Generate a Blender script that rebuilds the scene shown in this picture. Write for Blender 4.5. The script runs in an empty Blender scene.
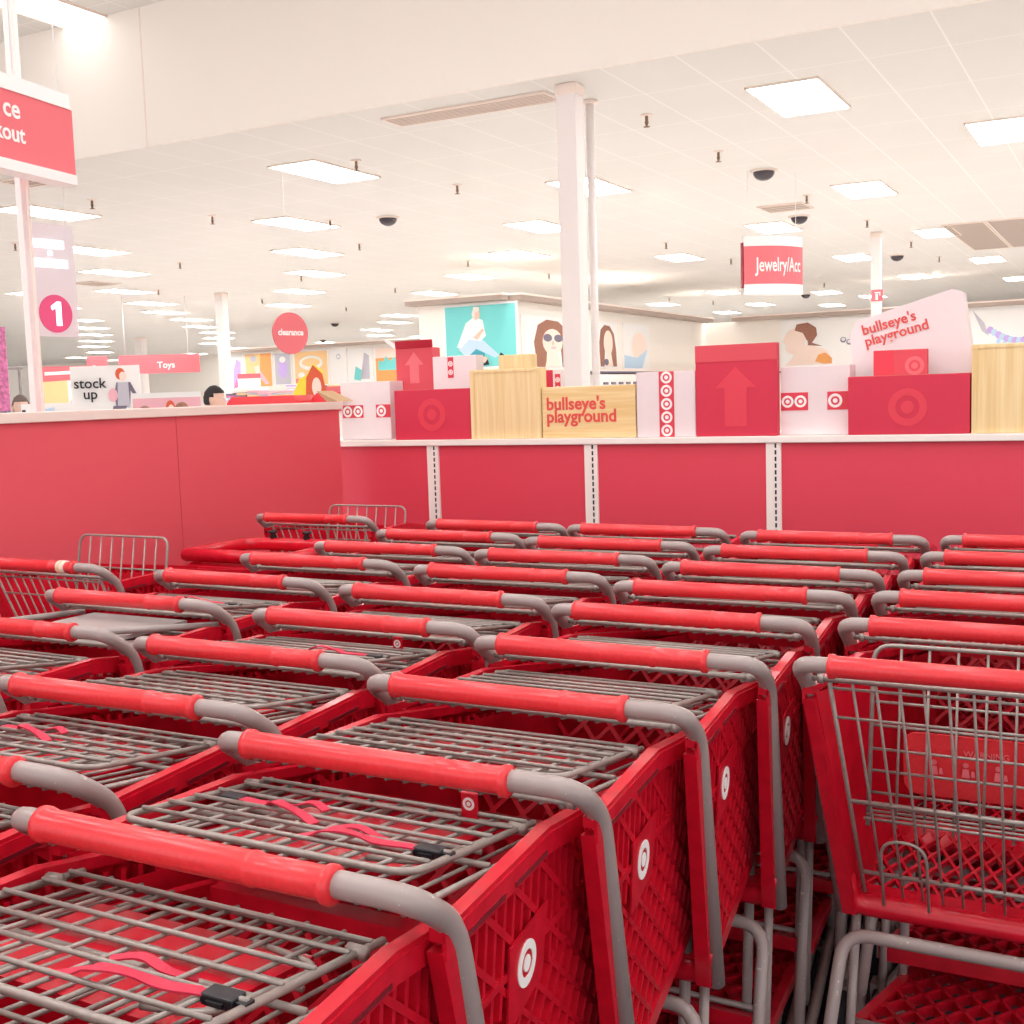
import bpy, bmesh, math, random
from mathutils import Vector, Matrix
random.seed(7)
S = bpy.context.scene
COL = S.collection

# ------------------------------------------------------------------ camera, world, exposure
def make_camera():
    f, yaw, pit, roll = 1170.0, 0.49473, 0.09991, -0.03178
    F = Vector((-math.sin(yaw)*math.cos(pit), math.cos(yaw)*math.cos(pit), -math.sin(pit)))
    R0 = Vector((math.cos(yaw), math.sin(yaw), 0)); U0 = R0.cross(F)
    R = R0*math.cos(roll)+U0*math.sin(roll); U = -R0*math.sin(roll)+U0*math.cos(roll)
    c = bpy.data.cameras.new('camera'); c.sensor_width = 36; c.lens = f/1024*36; c.clip_end = 200
    o = bpy.data.objects.new('camera', c); COL.objects.link(o)
    m = Matrix((R, U, -F)).transposed().to_4x4(); m.translation = Vector((0, 0, 1.5048))
    o.matrix_world = m; S.camera = o
make_camera()
w = bpy.data.worlds.new('world'); S.world = w; w.use_nodes = True
w.node_tree.nodes['Background'].inputs[0].default_value = (.985, .975, 1, 1)
w.node_tree.nodes['Background'].inputs[1].default_value = 0.88
S.view_settings.view_transform = 'Standard'; S.view_settings.look = 'None'
S.view_settings.gamma = 1; S.view_settings.use_curve_mapping = False
S.view_settings.exposure = 0.74
LAMP = 13.0          # emission of the ceiling light diffusers
ADDEDLAMP = 8.5

# ------------------------------------------------------------------ materials
def lin(c):
    return tuple(((v/255)/12.92 if v/255 <= .04045 else ((v/255+.055)/1.055)**2.4) for v in c)+(1,)
MATS = {}
def mat(name, c, rough=.5, metal=0, noise=0, nscale=200, emit=0, spec=.5, bump=0, c2=None, thr=None):
    if name in MATS: return MATS[name]
    m = bpy.data.materials.new(name); m.use_nodes = True
    nt = m.node_tree; b = nt.nodes['Principled BSDF']
    b.inputs['Base Color'].default_value = lin(c); b.inputs['Roughness'].default_value = rough
    b.inputs['Metallic'].default_value = metal; b.inputs['Specular IOR Level'].default_value = spec
    if emit:
        b.inputs['Emission Color'].default_value = lin(c); b.inputs['Emission Strength'].default_value = emit
    if noise or bump:
        tc = nt.nodes.new('ShaderNodeTexCoord'); n = nt.nodes.new('ShaderNodeTexNoise')
        n.inputs['Scale'].default_value = nscale; n.inputs['Detail'].default_value = 2
        nt.links.new(tc.outputs['Object'], n.inputs['Vector'])
        if noise:
            r = nt.nodes.new('ShaderNodeValToRGB')
            a = lin(c); k = lin(c2) if c2 else tuple(min(1, v*(1+noise)) for v in a[:3])+(1,)
            d = a if thr else tuple(v*(1-noise) for v in a[:3])+(1,)
            r.color_ramp.elements[0].color = d; r.color_ramp.elements[1].color = k
            if thr: r.color_ramp.elements[0].position = thr; r.color_ramp.elements[1].position = thr+.05
            else: r.color_ramp.elements[0].position = .3; r.color_ramp.elements[1].position = .7
            nt.links.new(n.outputs['Fac'], r.inputs['Fac']); nt.links.new(r.outputs['Color'], b.inputs['Base Color'])
        if bump:
            bp = nt.nodes.new('ShaderNodeBump'); bp.inputs['Strength'].default_value = bump; bp.inputs['Distance'].default_value = .002
            nt.links.new(n.outputs['Fac'], bp.inputs['Height']); nt.links.new(bp.outputs['Normal'], b.inputs['Normal'])
    MATS[name] = m; return m
mat('cart_red', (204, 18, 42), .27, noise=.1, nscale=30)
mat('grip_red', (232, 56, 62), .26, noise=.06, nscale=160)
mat('slot_shade', (120, 8, 28), .45)
mat('cart_grey', (163, 148, 144), .30, noise=.1, nscale=120, c2=(205, 196, 190), thr=.68)
mat('wire_grey', (158, 147, 140), .36, metal=.25, noise=.12, nscale=90)
mat('tray_grey', (165, 155, 152), .5)
mat('tyre', (40, 38, 42), .7)
mat('black', (22, 20, 26), .45)
mat('strap', (206, 40, 72), .6)
mat('white', (248, 245, 242), .5)
mat('wall_red_side', (236, 90, 102), .5, bump=.15, nscale=260)
mat('wall_red_back', (224, 66, 86), .5, bump=.15, nscale=260)
mat('cream', (244, 226, 214), .5)
mat('cream_light', (250, 242, 232), .6)
mat('column', (240, 230, 226), .5)
mat('box_white', (236, 222, 222), .75, noise=.02, nscale=8)
mat('box_red', (212, 46, 74), .6)
mat('box_red_light', (222, 78, 90), .6)
mat('emboss', (226, 62, 80), .55)
mat('tape_red', (222, 60, 78), .5)
mat('sign_red', (234, 112, 120), .5)  # red made paler, with the hazy veil over the signs mixed into it
mat('sign_red_deep', (150, 30, 50), .5)
mat('text_red', (226, 84, 76), .6)
mat('cardboard', (205, 170, 130), .8)
mat('dome', (70, 62, 68), .15)
mat('brass', (150, 120, 100), .4, metal=.5)
mat('vent_grey', (178, 160, 148), .6)
mat('frame_white', (246, 238, 230), .5)
mat('teal', (120, 215, 212), .6); mat('teal_dark', (60, 160, 180), .6)
mat('skin', (238, 196, 176), .6); mat('skin_pale', (252, 228, 214), .6)
mat('hair_brown', (160, 110, 90), .7, noise=.25, nscale=60); mat('hair_dark', (34, 26, 28), .6, noise=.3, nscale=60)
mat('hair_grey', (120, 104, 98), .7, noise=.3, nscale=60); mat('hair_red', (226, 96, 60), .6)
mat('navy', (44, 42, 62), .8); mat('blue_shirt', (120, 140, 175), .8); mat('rose_shirt', (190, 90, 110), .8); mat('jeans', (70, 80, 110), .8)
mat('pale_blue', (196, 222, 242), .6); mat('pink', (246, 186, 196), .6); mat('magenta', (240, 130, 180), .6, noise=.35, nscale=25)
mat('orange', (246, 170, 100), .6); mat('orange_pale', (252, 208, 150), .6); mat('yellow', (250, 226, 70), .6)
mat('lilac', (205, 178, 236), .6); mat('grey_soft', (200, 196, 206), .6); mat('shade_grey', (120, 112, 130), .5)
mat('steel', (150, 140, 140), .4, metal=.3)
mat('lane_disc', (228, 84, 132), .5)
mat('lane_panel', (226, 220, 222), .4)
mat('sea', (150, 205, 220), .6)
mat('lamp', (252, 250, 250), .5, emit=LAMP); mat('lamp_added', (252, 250, 250), .5, emit=ADDEDLAMP); mat('lamp_dim', (252, 250, 250), .5, emit=1.3)
mat('lane_glow', (250, 246, 255), .5, emit=1.2)

def wood_mat(name, a, b, axis):
    m = bpy.data.materials.new(name); m.use_nodes = True; nt = m.node_tree; p = nt.nodes['Principled BSDF']
    tc = nt.nodes.new('ShaderNodeTexCoord'); mp = nt.nodes.new('ShaderNodeMapping'); n = nt.nodes.new('ShaderNodeTexNoise'); r = nt.nodes.new('ShaderNodeValToRGB')
    mp.inputs['Scale'].default_value = (60, 60, 2) if axis == 'z' else (2.5, 60, 70)
    n.inputs['Scale'].default_value = 1; n.inputs['Detail'].default_value = 3
    r.color_ramp.elements[0].position = .35; r.color_ramp.elements[1].position = .68
    r.color_ramp.elements[0].color = lin(a); r.color_ramp.elements[1].color = lin(b)
    nt.links.new(tc.outputs['Object'], mp.inputs[0]); nt.links.new(mp.outputs[0], n.inputs['Vector'])
    nt.links.new(n.outputs['Fac'], r.inputs[0]); nt.links.new(r.outputs[0], p.inputs['Base Color']); p.inputs['Roughness'].default_value = .6
    MATS[name] = m
wood_mat('wood_v', (234, 202, 142), (246, 222, 172), 'z'); wood_mat('wood_h', (232, 198, 134), (246, 220, 166), 'x')

def grid_mat(name, base, line, sx, sy, w_, ox=0, oy=0, rough=.7):
    m = bpy.data.materials.new(name); m.use_nodes = True; nt = m.node_tree; p = nt.nodes['Principled BSDF']
    tc = nt.nodes.new('ShaderNodeTexCoord'); sp = nt.nodes.new('ShaderNodeSeparateXYZ'); nt.links.new(tc.outputs['Object'], sp.inputs[0])
    def line_fac(out, s, o):
        a = nt.nodes.new('ShaderNodeMath'); a.operation = 'ADD'; a.inputs[1].default_value = o+1000*s; nt.links.new(out, a.inputs[0])
        d = nt.nodes.new('ShaderNodeMath'); d.operation = 'DIVIDE'; d.inputs[1].default_value = s; nt.links.new(a.outputs[0], d.inputs[0])
        f = nt.nodes.new('ShaderNodeMath'); f.operation = 'FRACT'; nt.links.new(d.outputs[0], f.inputs[0])
        l = nt.nodes.new('ShaderNodeMath'); l.operation = 'LESS_THAN'; l.inputs[1].default_value = w_/s; nt.links.new(f.outputs[0], l.inputs[0])
        return l.outputs[0]
    mx = nt.nodes.new('ShaderNodeMath'); mx.operation = 'MAXIMUM'
    nt.links.new(line_fac(sp.outputs[0], sx, ox), mx.inputs[0]); nt.links.new(line_fac(sp.outputs[1], sy, oy), mx.inputs[1])
    mix = nt.nodes.new('ShaderNodeMix'); mix.data_type = 'RGBA'
    n = nt.nodes.new('ShaderNodeTexNoise'); n.inputs['Scale'].default_value = .9; nt.links.new(tc.outputs['Object'], n.inputs['Vector'])
    nr = nt.nodes.new('ShaderNodeValToRGB'); nr.color_ramp.elements[0].color = tuple(v*.94 for v in lin(base)[:3])+(1,); nr.color_ramp.elements[1].color = lin(base)
    nt.links.new(n.outputs['Fac'], nr.inputs[0]); nt.links.new(nr.outputs[0], mix.inputs[6]); mix.inputs[7].default_value = lin(line)
    nt.links.new(mx.outputs[0], mix.inputs[0]); nt.links.new(mix.outputs[2], p.inputs['Base Color']); p.inputs['Roughness'].default_value = rough
    MATS[name] = m
grid_mat('ceiling_tile', (238, 235, 230), (248, 246, 242), .61, 1.22, .014, .1, .2)
grid_mat('floor_tile', (240, 234, 228), (205, 198, 192), .305, .305, .006, rough=.25)
mat('corral_dark', (64, 56, 66), .85, noise=.2, nscale=60)

# ------------------------------------------------------------------ mesh builder
class MB:
    def __init__(s): s.v = []; s.f = []; s.m = []; s.mats = []; s.sm = []
    def mi(s, name):
        if name not in s.mats: s.mats.append(name)
        return s.mats.index(name)
    def add(s, vs, fs, m, smooth=False):
        b = len(s.v); s.v += [tuple(v) for v in vs]; k = s.mi(m)
        for f in fs: s.f.append(tuple(b+i for i in f)); s.m.append(k); s.sm.append(smooth)
    def box(s, lo, hi, m):
        x0, y0, z0 = lo; x1, y1, z1 = hi
        s.hexa([(x0,y0,z0),(x1,y0,z0),(x1,y1,z0),(x0,y1,z0),(x0,y0,z1),(x1,y0,z1),(x1,y1,z1),(x0,y1,z1)], m)
    def hexa(s, p, m):
        s.add(p, [(0,3,2,1),(4,5,6,7),(0,1,5,4),(1,2,6,5),(2,3,7,6),(3,0,4,7)], m)
    def bbox(s, lo, hi, r, m):       # box with chamfered edges
        bm = bmesh.new(); bmesh.ops.create_cube(bm, size=1)
        c = [(a+b)/2 for a, b in zip(lo, hi)]; d = [b-a for a, b in zip(lo, hi)]
        for v in bm.verts: v.co = Vector((c[i]+v.co[i]*d[i] for i in range(3)))
        bmesh.ops.bevel(bm, geom=bm.edges[:], offset=r, segments=2, affect='EDGES', profile=.5)
        bm.verts.index_update(); s.add([v.co for v in bm.verts], [[v.index for v in f.verts] for f in bm.faces], m); bm.free()
    def bar(s, p, q, w_, d, n, m):   # rectangular bar from p to q, width w_, depth d along n
        p = Vector(p); q = Vector(q); n = Vector(n).normalized(); t = (q-p).normalized(); a = t.cross(n)*w_/2; b = n*d/2
        s.hexa([p-a-b, q-a-b, q+a-b, p+a-b, p-a+b, q-a+b, q+a+b, p+a+b], m)
    def tube(s, pts, r, m, seg=8, caps=True, closed=False):
        P = [Vector(p) for p in pts]; n = len(P)
        if closed: T = [(P[(i+1) % n]-P[i-1]).normalized() for i in range(n)]
        else: T = [(P[min(i+1, n-1)]-P[max(i-1, 0)]).normalized() for i in range(n)]
        up = Vector((0, 0, 1)) if abs(T[0].z) < .9 else Vector((1, 0, 0))
        a = T[0].cross(up).normalized(); vs = []
        for i in range(n):
            a = (a-T[i]*a.dot(T[i])).normalized(); b = T[i].cross(a); rr = r[i] if isinstance(r, (list, tuple)) else r
            for k in range(seg):
                an = 2*math.pi*k/seg; vs.append(P[i]+a*math.cos(an)*rr+b*math.sin(an)*rr)
        fs = []
        for i in range(n if closed else n-1):
            j = (i+1) % n
            for k in range(seg): fs.append((i*seg+k, i*seg+(k+1) % seg, j*seg+(k+1) % seg, j*seg+k))
        if caps and not closed: fs.append(tuple(range(seg))[::-1]); fs.append(tuple((n-1)*seg+k for k in range(seg)))
        s.add(vs, fs, m, True)
    def lathe(s, prof, c, m, seg=16, ax='z', smooth=True):
        vs = []; n = len(prof)
        for r, h in prof:
            for k in range(seg):
                a = 2*math.pi*k/seg; u, v = r*math.cos(a), r*math.sin(a)
                vs.append({'z': (c[0]+u, c[1]+v, c[2]+h), 'x': (c[0]+h, c[1]+u, c[2]+v), 'y': (c[0]+u, c[1]+h, c[2]+v)}[ax])
        fs = [(i*seg+k, i*seg+(k+1) % seg, (i+1)*seg+(k+1) % seg, (i+1)*seg+k) for i in range(n-1) for k in range(seg)]
        fs += [tuple(range(seg))[::-1], tuple((n-1)*seg+k for k in range(seg))]
        s.add(vs, fs, m, smooth)
    def poly(s, pts, m, fn, t=.004):  # flat outline (u,v) extruded; fn(u,v,d) -> xyz
        n = len(pts); vs = [fn(u, v, 0) for u, v in pts]+[fn(u, v, t) for u, v in pts]
        s.add(vs, [tuple(range(n)), tuple(range(n, 2*n))[::-1]]+[(i, (i+1) % n, n+(i+1) % n, n+i) for i in range(n)], m)
    def ring(s, c, r0, r1, m, fn, t=.003, seg=24):   # ring centred at c=(u,v)
        vs = []
        for d in (0, t):
            for r in (r0, r1):
                for k in range(seg):
                    a = 2*math.pi*k/seg; vs.append(fn(c[0]+r*math.cos(a), c[1]+r*math.sin(a), d))
        fs = []
        for k in range(seg):
            j = (k+1) % seg; fs += [(2*seg+k, 2*seg+j, 3*seg+j, 3*seg+k), (k, seg+k, seg+j, j), (seg+k, 3*seg+k, 3*seg+j, seg+j), (k, j, 2*seg+j, 2*seg+k)]
        s.add(vs, fs, m)
    def disc(s, c, r, m, fn, t=.003, seg=24):
        s.poly([(c[0]+r*math.cos(2*math.pi*k/seg), c[1]+r*math.sin(2*math.pi*k/seg)) for k in range(seg)], m, fn, t)
    def build(s, name, parent=None, loc=None):
        me = bpy.data.meshes.new(name); me.from_pydata(s.v, [], s.f)
        for m in s.mats: me.materials.append(MATS[m])
        me.polygons.foreach_set('material_index', s.m); me.polygons.foreach_set('use_smooth', s.sm)
        bm = bmesh.new(); bm.from_mesh(me); bmesh.ops.recalc_face_normals(bm, faces=bm.faces[:]); bm.to_mesh(me); bm.free()
        me.update()
        o = bpy.data.objects.new(name, me); COL.objects.link(o)
        if parent: o.parent = parent
        if loc is not None: o.location = loc
        return o
def fillet(pts, r, n=5):
    P = [Vector(p) for p in pts]; out = [P[0]]
    for i in range(1, len(P)-1):
        a = (P[i-1]-P[i]); b = (P[i+1]-P[i]); rr = min(r, a.length*.49, b.length*.49)
        p = P[i]+a.normalized()*rr; q = P[i]+b.normalized()*rr
        for k in range(n+1):
            t = k/n; out.append(p*(1-t)**2+P[i]*2*t*(1-t)+q*t*t)
    out.append(P[-1]); return out
def empty(name, label, cat, loc=(0, 0, 0), rz=0, group=None):
    o = bpy.data.objects.new(name, None); COL.objects.link(o); o.location = loc; o.rotation_euler = (0, 0, rz); o.empty_display_size = .1
    return tag(o, label, cat, group)
def tag(o, label, cat=None, group=None):
    o['label'] = label
    if cat: o['category'] = cat
    if group: o['group'] = group
    return o
def struct(o): o['kind'] = 'structure'; return o
def copy_tree(o, parent=None):
    c = o.copy(); COL.objects.link(c)
    if parent: c.parent = parent
    for ch in KIDS.get(o.name, []): copy_tree(ch, c)
    return c
KIDS = {}
def index_kids():
    KIDS.clear()
    for o in S.objects:
        if o.parent: KIDS.setdefault(o.parent.name, []).append(o)
def text(name, body, size, m, loc, rot, parent=None, ext=.002, bold=0, align='LEFT', xs=1, space=1):
    cu = bpy.data.curves.new(name, 'FONT'); cu.body = body; cu.size = size; cu.extrude = ext; cu.offset = bold; cu.align_x = align
    cu.space_line = space; cu.resolution_u = 3
    t = bpy.data.objects.new(name, cu); COL.objects.link(t)
    dg = bpy.context.evaluated_depsgraph_get(); dg.update()
    me = bpy.data.meshes.new_from_object(t.evaluated_get(dg)); bpy.data.objects.remove(t); me.name = name
    me.materials.clear(); me.materials.append(MATS[m])
    o = bpy.data.objects.new(name, me); COL.objects.link(o); o.location = loc; o.rotation_euler = rot; o.scale = (xs, 1, 1)
    if parent: o.parent = parent
    return o
ORD = ['first', 'second', 'third', 'fourth', 'fifth', 'sixth', 'seventh', 'eighth', 'ninth', 'tenth', 'eleventh', 'twelfth', 'thirteenth']
PI = math.pi

# ------------------------------------------------------------------ building shell
def build_shell():
    b = MB(); b.box((-62, -6, -.1), (12, 50, 0), 'floor_tile'); struct(b.build('floor'))
    b = MB(); b.box((-3.72, -2.2, 0), (3.0, 5.12, .006), 'corral_dark')  # dark sheet laid over the floor tiles under the carts
    tag(b.build('floor_sheet'), 'dark sheet on the floor under the rows of carts', 'mat')
    b = MB(); b.box((-62, 8.63, 4.0), (12, 50, 4.2), 'ceiling_tile'); struct(b.build('ceiling'))
    b = MB(); b.box((-30, -6, 5.3), (12, 8.63, 5.5), 'ceiling_tile'); struct(b.build('ceiling_front'))
    b = MB(); b.box((-30, 8.631, 4.005), (12, 8.8, 5.3), 'cream_light'); b.box((-30, 8.60, 4.0), (12, 8.631, 5.3), 'cream_light')
    b.box((-8.52, 8.597, 4.0), (-8.505, 8.603, 5.3), 'cream')
    struct(b.build('wall_fascia'))
    # far store walls (3.2 m high partitions) and the outer shell
    b = MB(); b.box((-62, 46, 0), (12, 46.2, 4), 'cream_light'); struct(b.build('wall_far'))
    b = MB(); b.box((-27.0, 30.5, 0), (-10.1, 30.7, 3.2), 'cream_light'); struct(b.build('wall_left'))
    b = MB(); b.box((-12.0, 18.8, 0), (-10.1, 30.5, 3.2), 'cream_light'); struct(b.build('wall_middle'))
    b = MB(); b.box((-10.1, 29.75, 0), (8, 29.95, 3.2), 'cream_light'); struct(b.build('wall_right'))
    n = 0
    for lo, hi in (((-27.0, 30.2, 3.2), (-12.1, 30.55, 3.28)), ((-12.1, 18.5, 3.2), (-10.05, 18.85, 3.28)),
                   ((-10.15, 18.75, 3.2), (-9.8, 29.5, 3.28)), ((-9.3, 29.4, 3.2), (8, 29.8, 3.28))):
        n += 1; b = MB(); b.box(lo, hi, 'vent_grey'); b.box((lo[0]-.02, lo[1]-.02, hi[2]), (hi[0]+.02, hi[1]+.02, hi[2]+.03), 'cream'); struct(b.build('trim_%d' % n))
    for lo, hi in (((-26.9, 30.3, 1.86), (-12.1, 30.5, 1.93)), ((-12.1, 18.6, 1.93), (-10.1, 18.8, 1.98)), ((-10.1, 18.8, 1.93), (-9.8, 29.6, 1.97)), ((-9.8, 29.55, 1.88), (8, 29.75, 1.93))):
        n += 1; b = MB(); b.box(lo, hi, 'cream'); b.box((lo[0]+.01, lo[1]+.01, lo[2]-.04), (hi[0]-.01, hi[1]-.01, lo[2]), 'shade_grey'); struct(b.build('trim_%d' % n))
    b = MB()
    for x in (-7.9, -7.86): pass
build_shell()

# ------------------------------------------------------------------ red partitions round the carts
def partitions():
    t = empty('partition_wall', 'tall red panelled partition with white cap along the left of the carts', 'partition', (-3.75, 0, 0))
    for y0, y1 in ((-.6, 1.62), (1.625, 3.857), (3.860, 5.055)):
        b = MB(); b.box((-.06, y0, .02), (0, y1, 1.456), 'wall_red_side'); b.build('panel', t)
    b = MB(); b.bbox((-.1, -.62, 1.456), (.018, 5.07, 1.497), .004, 'cream'); b.build('cap', t)
    b = MB(); b.box((-.05, -.6, 0), (-.005, 5.02, .02), 'tyre'); b.build('base', t)
    t = empty('display_unit', 'low red panelled display unit with slotted white uprights behind the carts', 'shelving', (0, 5.2, 0))
    xs = [-4.3, -3.26, -2.355, -1.455, 1.2]
    for a, c in zip(xs, xs[1:]):
        b = MB(); b.box((a+.022, 0, .1), (c-.022, .03, 1.252), 'wall_red_back'); b.build('panel', t)
    for x in xs[1:-1]:
        b = MB(); b.box((x-.034, -.012, .02), (x+.034, .04, 1.27), 'frame_white'); u = b.build('upright', t)
        b = MB()
        for k in range(40): b.box((x+.006, -.0135, .06+k*.03), (x+.014, -.0115, .08+k*.03), 'black')
        b.build('slots', u)
    b = MB(); b.bbox((-4.3, -.02, 1.252), (1.2, .62, 1.283), .004, 'frame_white'); b.build('top_shelf', t)
    b = MB(); b.box((-4.3, .03, 0), (1.2, .6, 1.25), 'cream'); b.build('body', t)
partitions()

# ------------------------------------------------------------------ shopping cart
def half(y, z): return .272-.0988*(y-.06)+.0436*(z-.975)
def zb(y): return .520+(y-.235)*.19
def rim_z(y): return .965-max(0, y-.36)*.16
def clip_line(poly, a, d):
    """clip infinite line a+t*d to a convex polygon in 2D; returns (t0,t1) or None"""
    t0, t1 = -9, 9; n = len(poly); area = sum(poly[i][0]*poly[(i+1) % n][1]-poly[(i+1) % n][0]*poly[i][1] for i in range(n)); sg = 1 if area > 0 else -1
    for i in range(n):
        p, q = poly[i], poly[(i+1) % n]; nx, ny = -(q[1]-p[1])*sg, (q[0]-p[0])*sg
        num = (a[0]-p[0])*nx+(a[1]-p[1])*ny; den = d[0]*nx+d[1]*ny
        if abs(den) < 1e-9:
            if num < 0: return None
            continue
        t = -num/den
        if den > 0: t0 = max(t0, t)
        else: t1 = min(t1, t)
    return (t0, t1) if t1-t0 > .01 else None
def lattice(b, poly, ang, pitch, fn, nrm, w_, d, m):
    dx, dy = math.cos(ang), math.sin(ang); nx, ny = -dy, dx
    pr = [p[0]*nx+p[1]*ny for p in poly]; k = math.ceil(min(pr)/pitch)
    while k*pitch < max(pr):
        a = (nx*k*pitch, ny*k*pitch); r = clip_line(poly, a, (dx, dy))
        if r: b.bar(fn(a[0]+dx*r[0], a[1]+dy*r[0]), fn(a[0]+dx*r[1], a[1]+dy*r[1]), w_, d, nrm, m)
        k += 1
def make_basket_mesh(parent):
    b = MB(); R = 'cart_red'
    TR, TF, BF, BR = (.07, .965), (.92, .875), (.80, .627), (.235, .520)

    for s in (-1, 1):
        fn = lambda y, z, s=s: Vector((s*half(y, z), y, z))
        nrm = (s, .0988, -.0436)
        # upper band: flat belt with upright slats; lower field: diamond lattice
        def seg(u, z):   # y limits at height z
            t = (.965-z)/.445; return .07+.165*t
        zt, zm = .955, .80
        up = [(seg(0, zm), zm), (.865, zm), (.915, .868), (.36, zt), (seg(0, zt), zt)]
        lo = [BR, BF, (.865, zm), (seg(0, zm), zm)]
        lattice(b, lo, math.radians(52), .037, fn, nrm, .0075, .012, R)
        lattice(b, lo, math.radians(-40), .037, fn, nrm, .0075, .012, R)
        lattice(b, up, math.radians(84), .026, fn, nrm, .0075, .012, R)
        lattice(b, up, math.radians(-40), .052, fn, nrm, .009, .014, R)
        for p, q, w_ in ((BR, BF, .03), ((.14, .845), (.87, .845), .01), (BF, TF, .03)):
            b.bar(fn(*p), fn(*q), w_, .016, nrm, R)
        # thin web closing the lattice from inside
        b.hexa([fn(*BR)+Vector((-s*.006, 0, 0)), fn(*BF)+Vector((-s*.006, 0, 0)), fn(*TF)+Vector((-s*.006, 0, 0)), fn(*TR)+Vector((-s*.006, 0, 0)),
                fn(*BR)+Vector((-s*.009, 0, 0)), fn(*BF)+Vector((-s*.009, 0, 0)), fn(*TF)+Vector((-s*.009, 0, 0)), fn(*TR)+Vector((-s*.009, 0, 0))], R)
        # rim: narrow channel with outer lip and dark bars painted in for its shaded slots, dipping towards the nose
        for y0, y1 in ((.062, .36), (.355, .925)):
            for off, dz, ww, zo in ((.002, .014, .018, .006), (.011, .026, .005, -.006)):
                p, q = fn(y0, rim_z(y0)+zo), fn(y1, rim_z(y1)+zo); p.x += s*off; q.x += s*off
                b.bar(p, q, dz, ww, (1, 0, 0), R)
        for y0 in (.11, .24):
            p, q = fn(y0, .952), fn(y0+.1, .952); p.x += s*.014; q.x += s*.014; b.bar(p, q, .006, .002, (1, 0, 0), 'slot_shade')
        # rear flange leaning forward, beside the frame tube
        a = [fn(.062, .955), fn(.215, .505)]
        b.hexa([a[0]+Vector((-s*.008, -.004, 0)), a[0]+Vector((s*.012, -.004, 0)), a[0]+Vector((s*.012, .020, 0)), a[0]+Vector((-s*.008, .020, 0)),
                a[1]+Vector((-s*.014, -.004, 0)), a[1]+Vector((s*.012, -.004, 0)), a[1]+Vector((s*.012, .045, 0)), a[1]+Vector((-s*.014, .045, 0))], R)
    # front wall
    ff = lambda x, z: Vector((x, .80+(z-.627)*.484, z))
    fp = [(-.185, .627), (.185, .627), (.185, .875), (-.185, .875)]
    for an in (45, -45): lattice(b, fp, math.radians(an), .042, ff, (0, -1, .478), .008, .01, R)
    b.bar(ff(-.188, .875), ff(.188, .875), .025, .03, (0, 1, 0), R); b.bar(ff(-.182, .63), ff(.182, .63), .03, .03, (0, 1, 0), R)
    # floor
    fl = lambda x, y: Vector((x, y, zb(y)+.004))
    fp = [(-.235, .245), (.235, .245), (.18, .80), (-.18, .80)]
    for an in (62, -62): lattice(b, fp, math.radians(an), .03, fl, (0, -.4, 1), .006, .012, R)
    b.bar(fl(-.22, .5), fl(.22, .5), .07, .01, (0, -.4, 1), R)
    # bottom rear beam with rounded ends
    b.tube(fillet([(-.245, .21, .58), (-.236, .235, .518), (.236, .235, .518), (.245, .21, .58)], .04), .020, R, seg=10)
    b.bar((-.225, .26, .525), (.225, .26, .525), .05, .03, (0, 0, 1), R)
    return b.build('basket', parent)
def emblem_part(parent, s, y=.282, z=.838, r=.028, name='emblem'):
    """white ring and dot on a flat plate on the basket side"""
    def fn(u, v, d): return (s*(half(y+u, z+v)+.008+d), y+u, z+v)
    b = MB(); b.poly([(-.055, -.062), (.05, -.040), (.07, .048), (-.05, .040)], 'cart_red', fn, .003); p = b.build('emblem_plate', parent)
    def f2(u, v, d): return (s*(half(y+u, z+v)+.0112+d), y+u, z+v)
    b = MB(); b.ring((0, 0), r*.60, r, 'white', f2, .0012); b.disc((0, 0), r*.36, 'white', f2, .0012); tag(b.build(name, p), 'white ring and dot emblem')
def gate_mesh(parent, fn, hw0, hw1, nv, cross, name='gate', fr=.0042, wr=.0026):
    b = MB()
    P = lambda u, v, o=0: Vector(fn(v, o))+Vector((u*(hw0+(hw1-hw0)*v), 0, 0))
    for k in range(nv):
        u = -1+2*k/(nv-1); e = k in (0, nv-1)
        b.tube([P(u, 0), P(u, .5), P(u, 1)], fr if e else wr, 'wire_grey', seg=6)
    for v, th in cross:
        b.tube([P(-1, v, .005), P(1, v, .005)], fr if th else wr, 'wire_grey', seg=6)
    return b.build(name, parent)
def seatback_mesh(parent, fn, hw, nv, cross, name='seat_back', bow=.0):
    b = MB()
    P = lambda u, v, o=0: Vector(fn(v, o))+Vector((u*hw, 0, 0))
    b.tube(fillet([P(-1, 1), P(-1, 0), P(1, 0), P(1, 1)], .035), .0045, 'wire_grey', seg=6)
    for k in range(1, nv): b.tube([P(-1+2*k/nv, .015), P(-1+2*k/nv, 1)], .0026, 'wire_grey', seg=6)
    for v in cross: b.tube([P(-1.0, v, .005), P(1.0, v, .005)], .0028, 'wire_grey', seg=6)
    return b.build(name, parent)
def ribbon(b, pts, w_, m, n=(0, 0, 1)):
    P = [Vector(p) for p in pts]; vs = []
    for i, p in enumerate(P):
        t = (P[min(i+1, len(P)-1)]-P[max(i-1, 0)]).normalized(); a = t.cross(Vector(n)).normalized()*w_/2; nn = t.cross(a).normalized()*.001
        vs += [p-a-nn, p+a-nn, p+a+nn, p-a+nn]
    fs = []
    for i in range(len(P)-1):
        for k in range(4): fs.append((4*i+k, 4*i+(k+1) % 4, 4*i+4+(k+1) % 4, 4*i+4+k))
    b.add(vs, fs+[(0, 1, 2, 3)], m)
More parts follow.
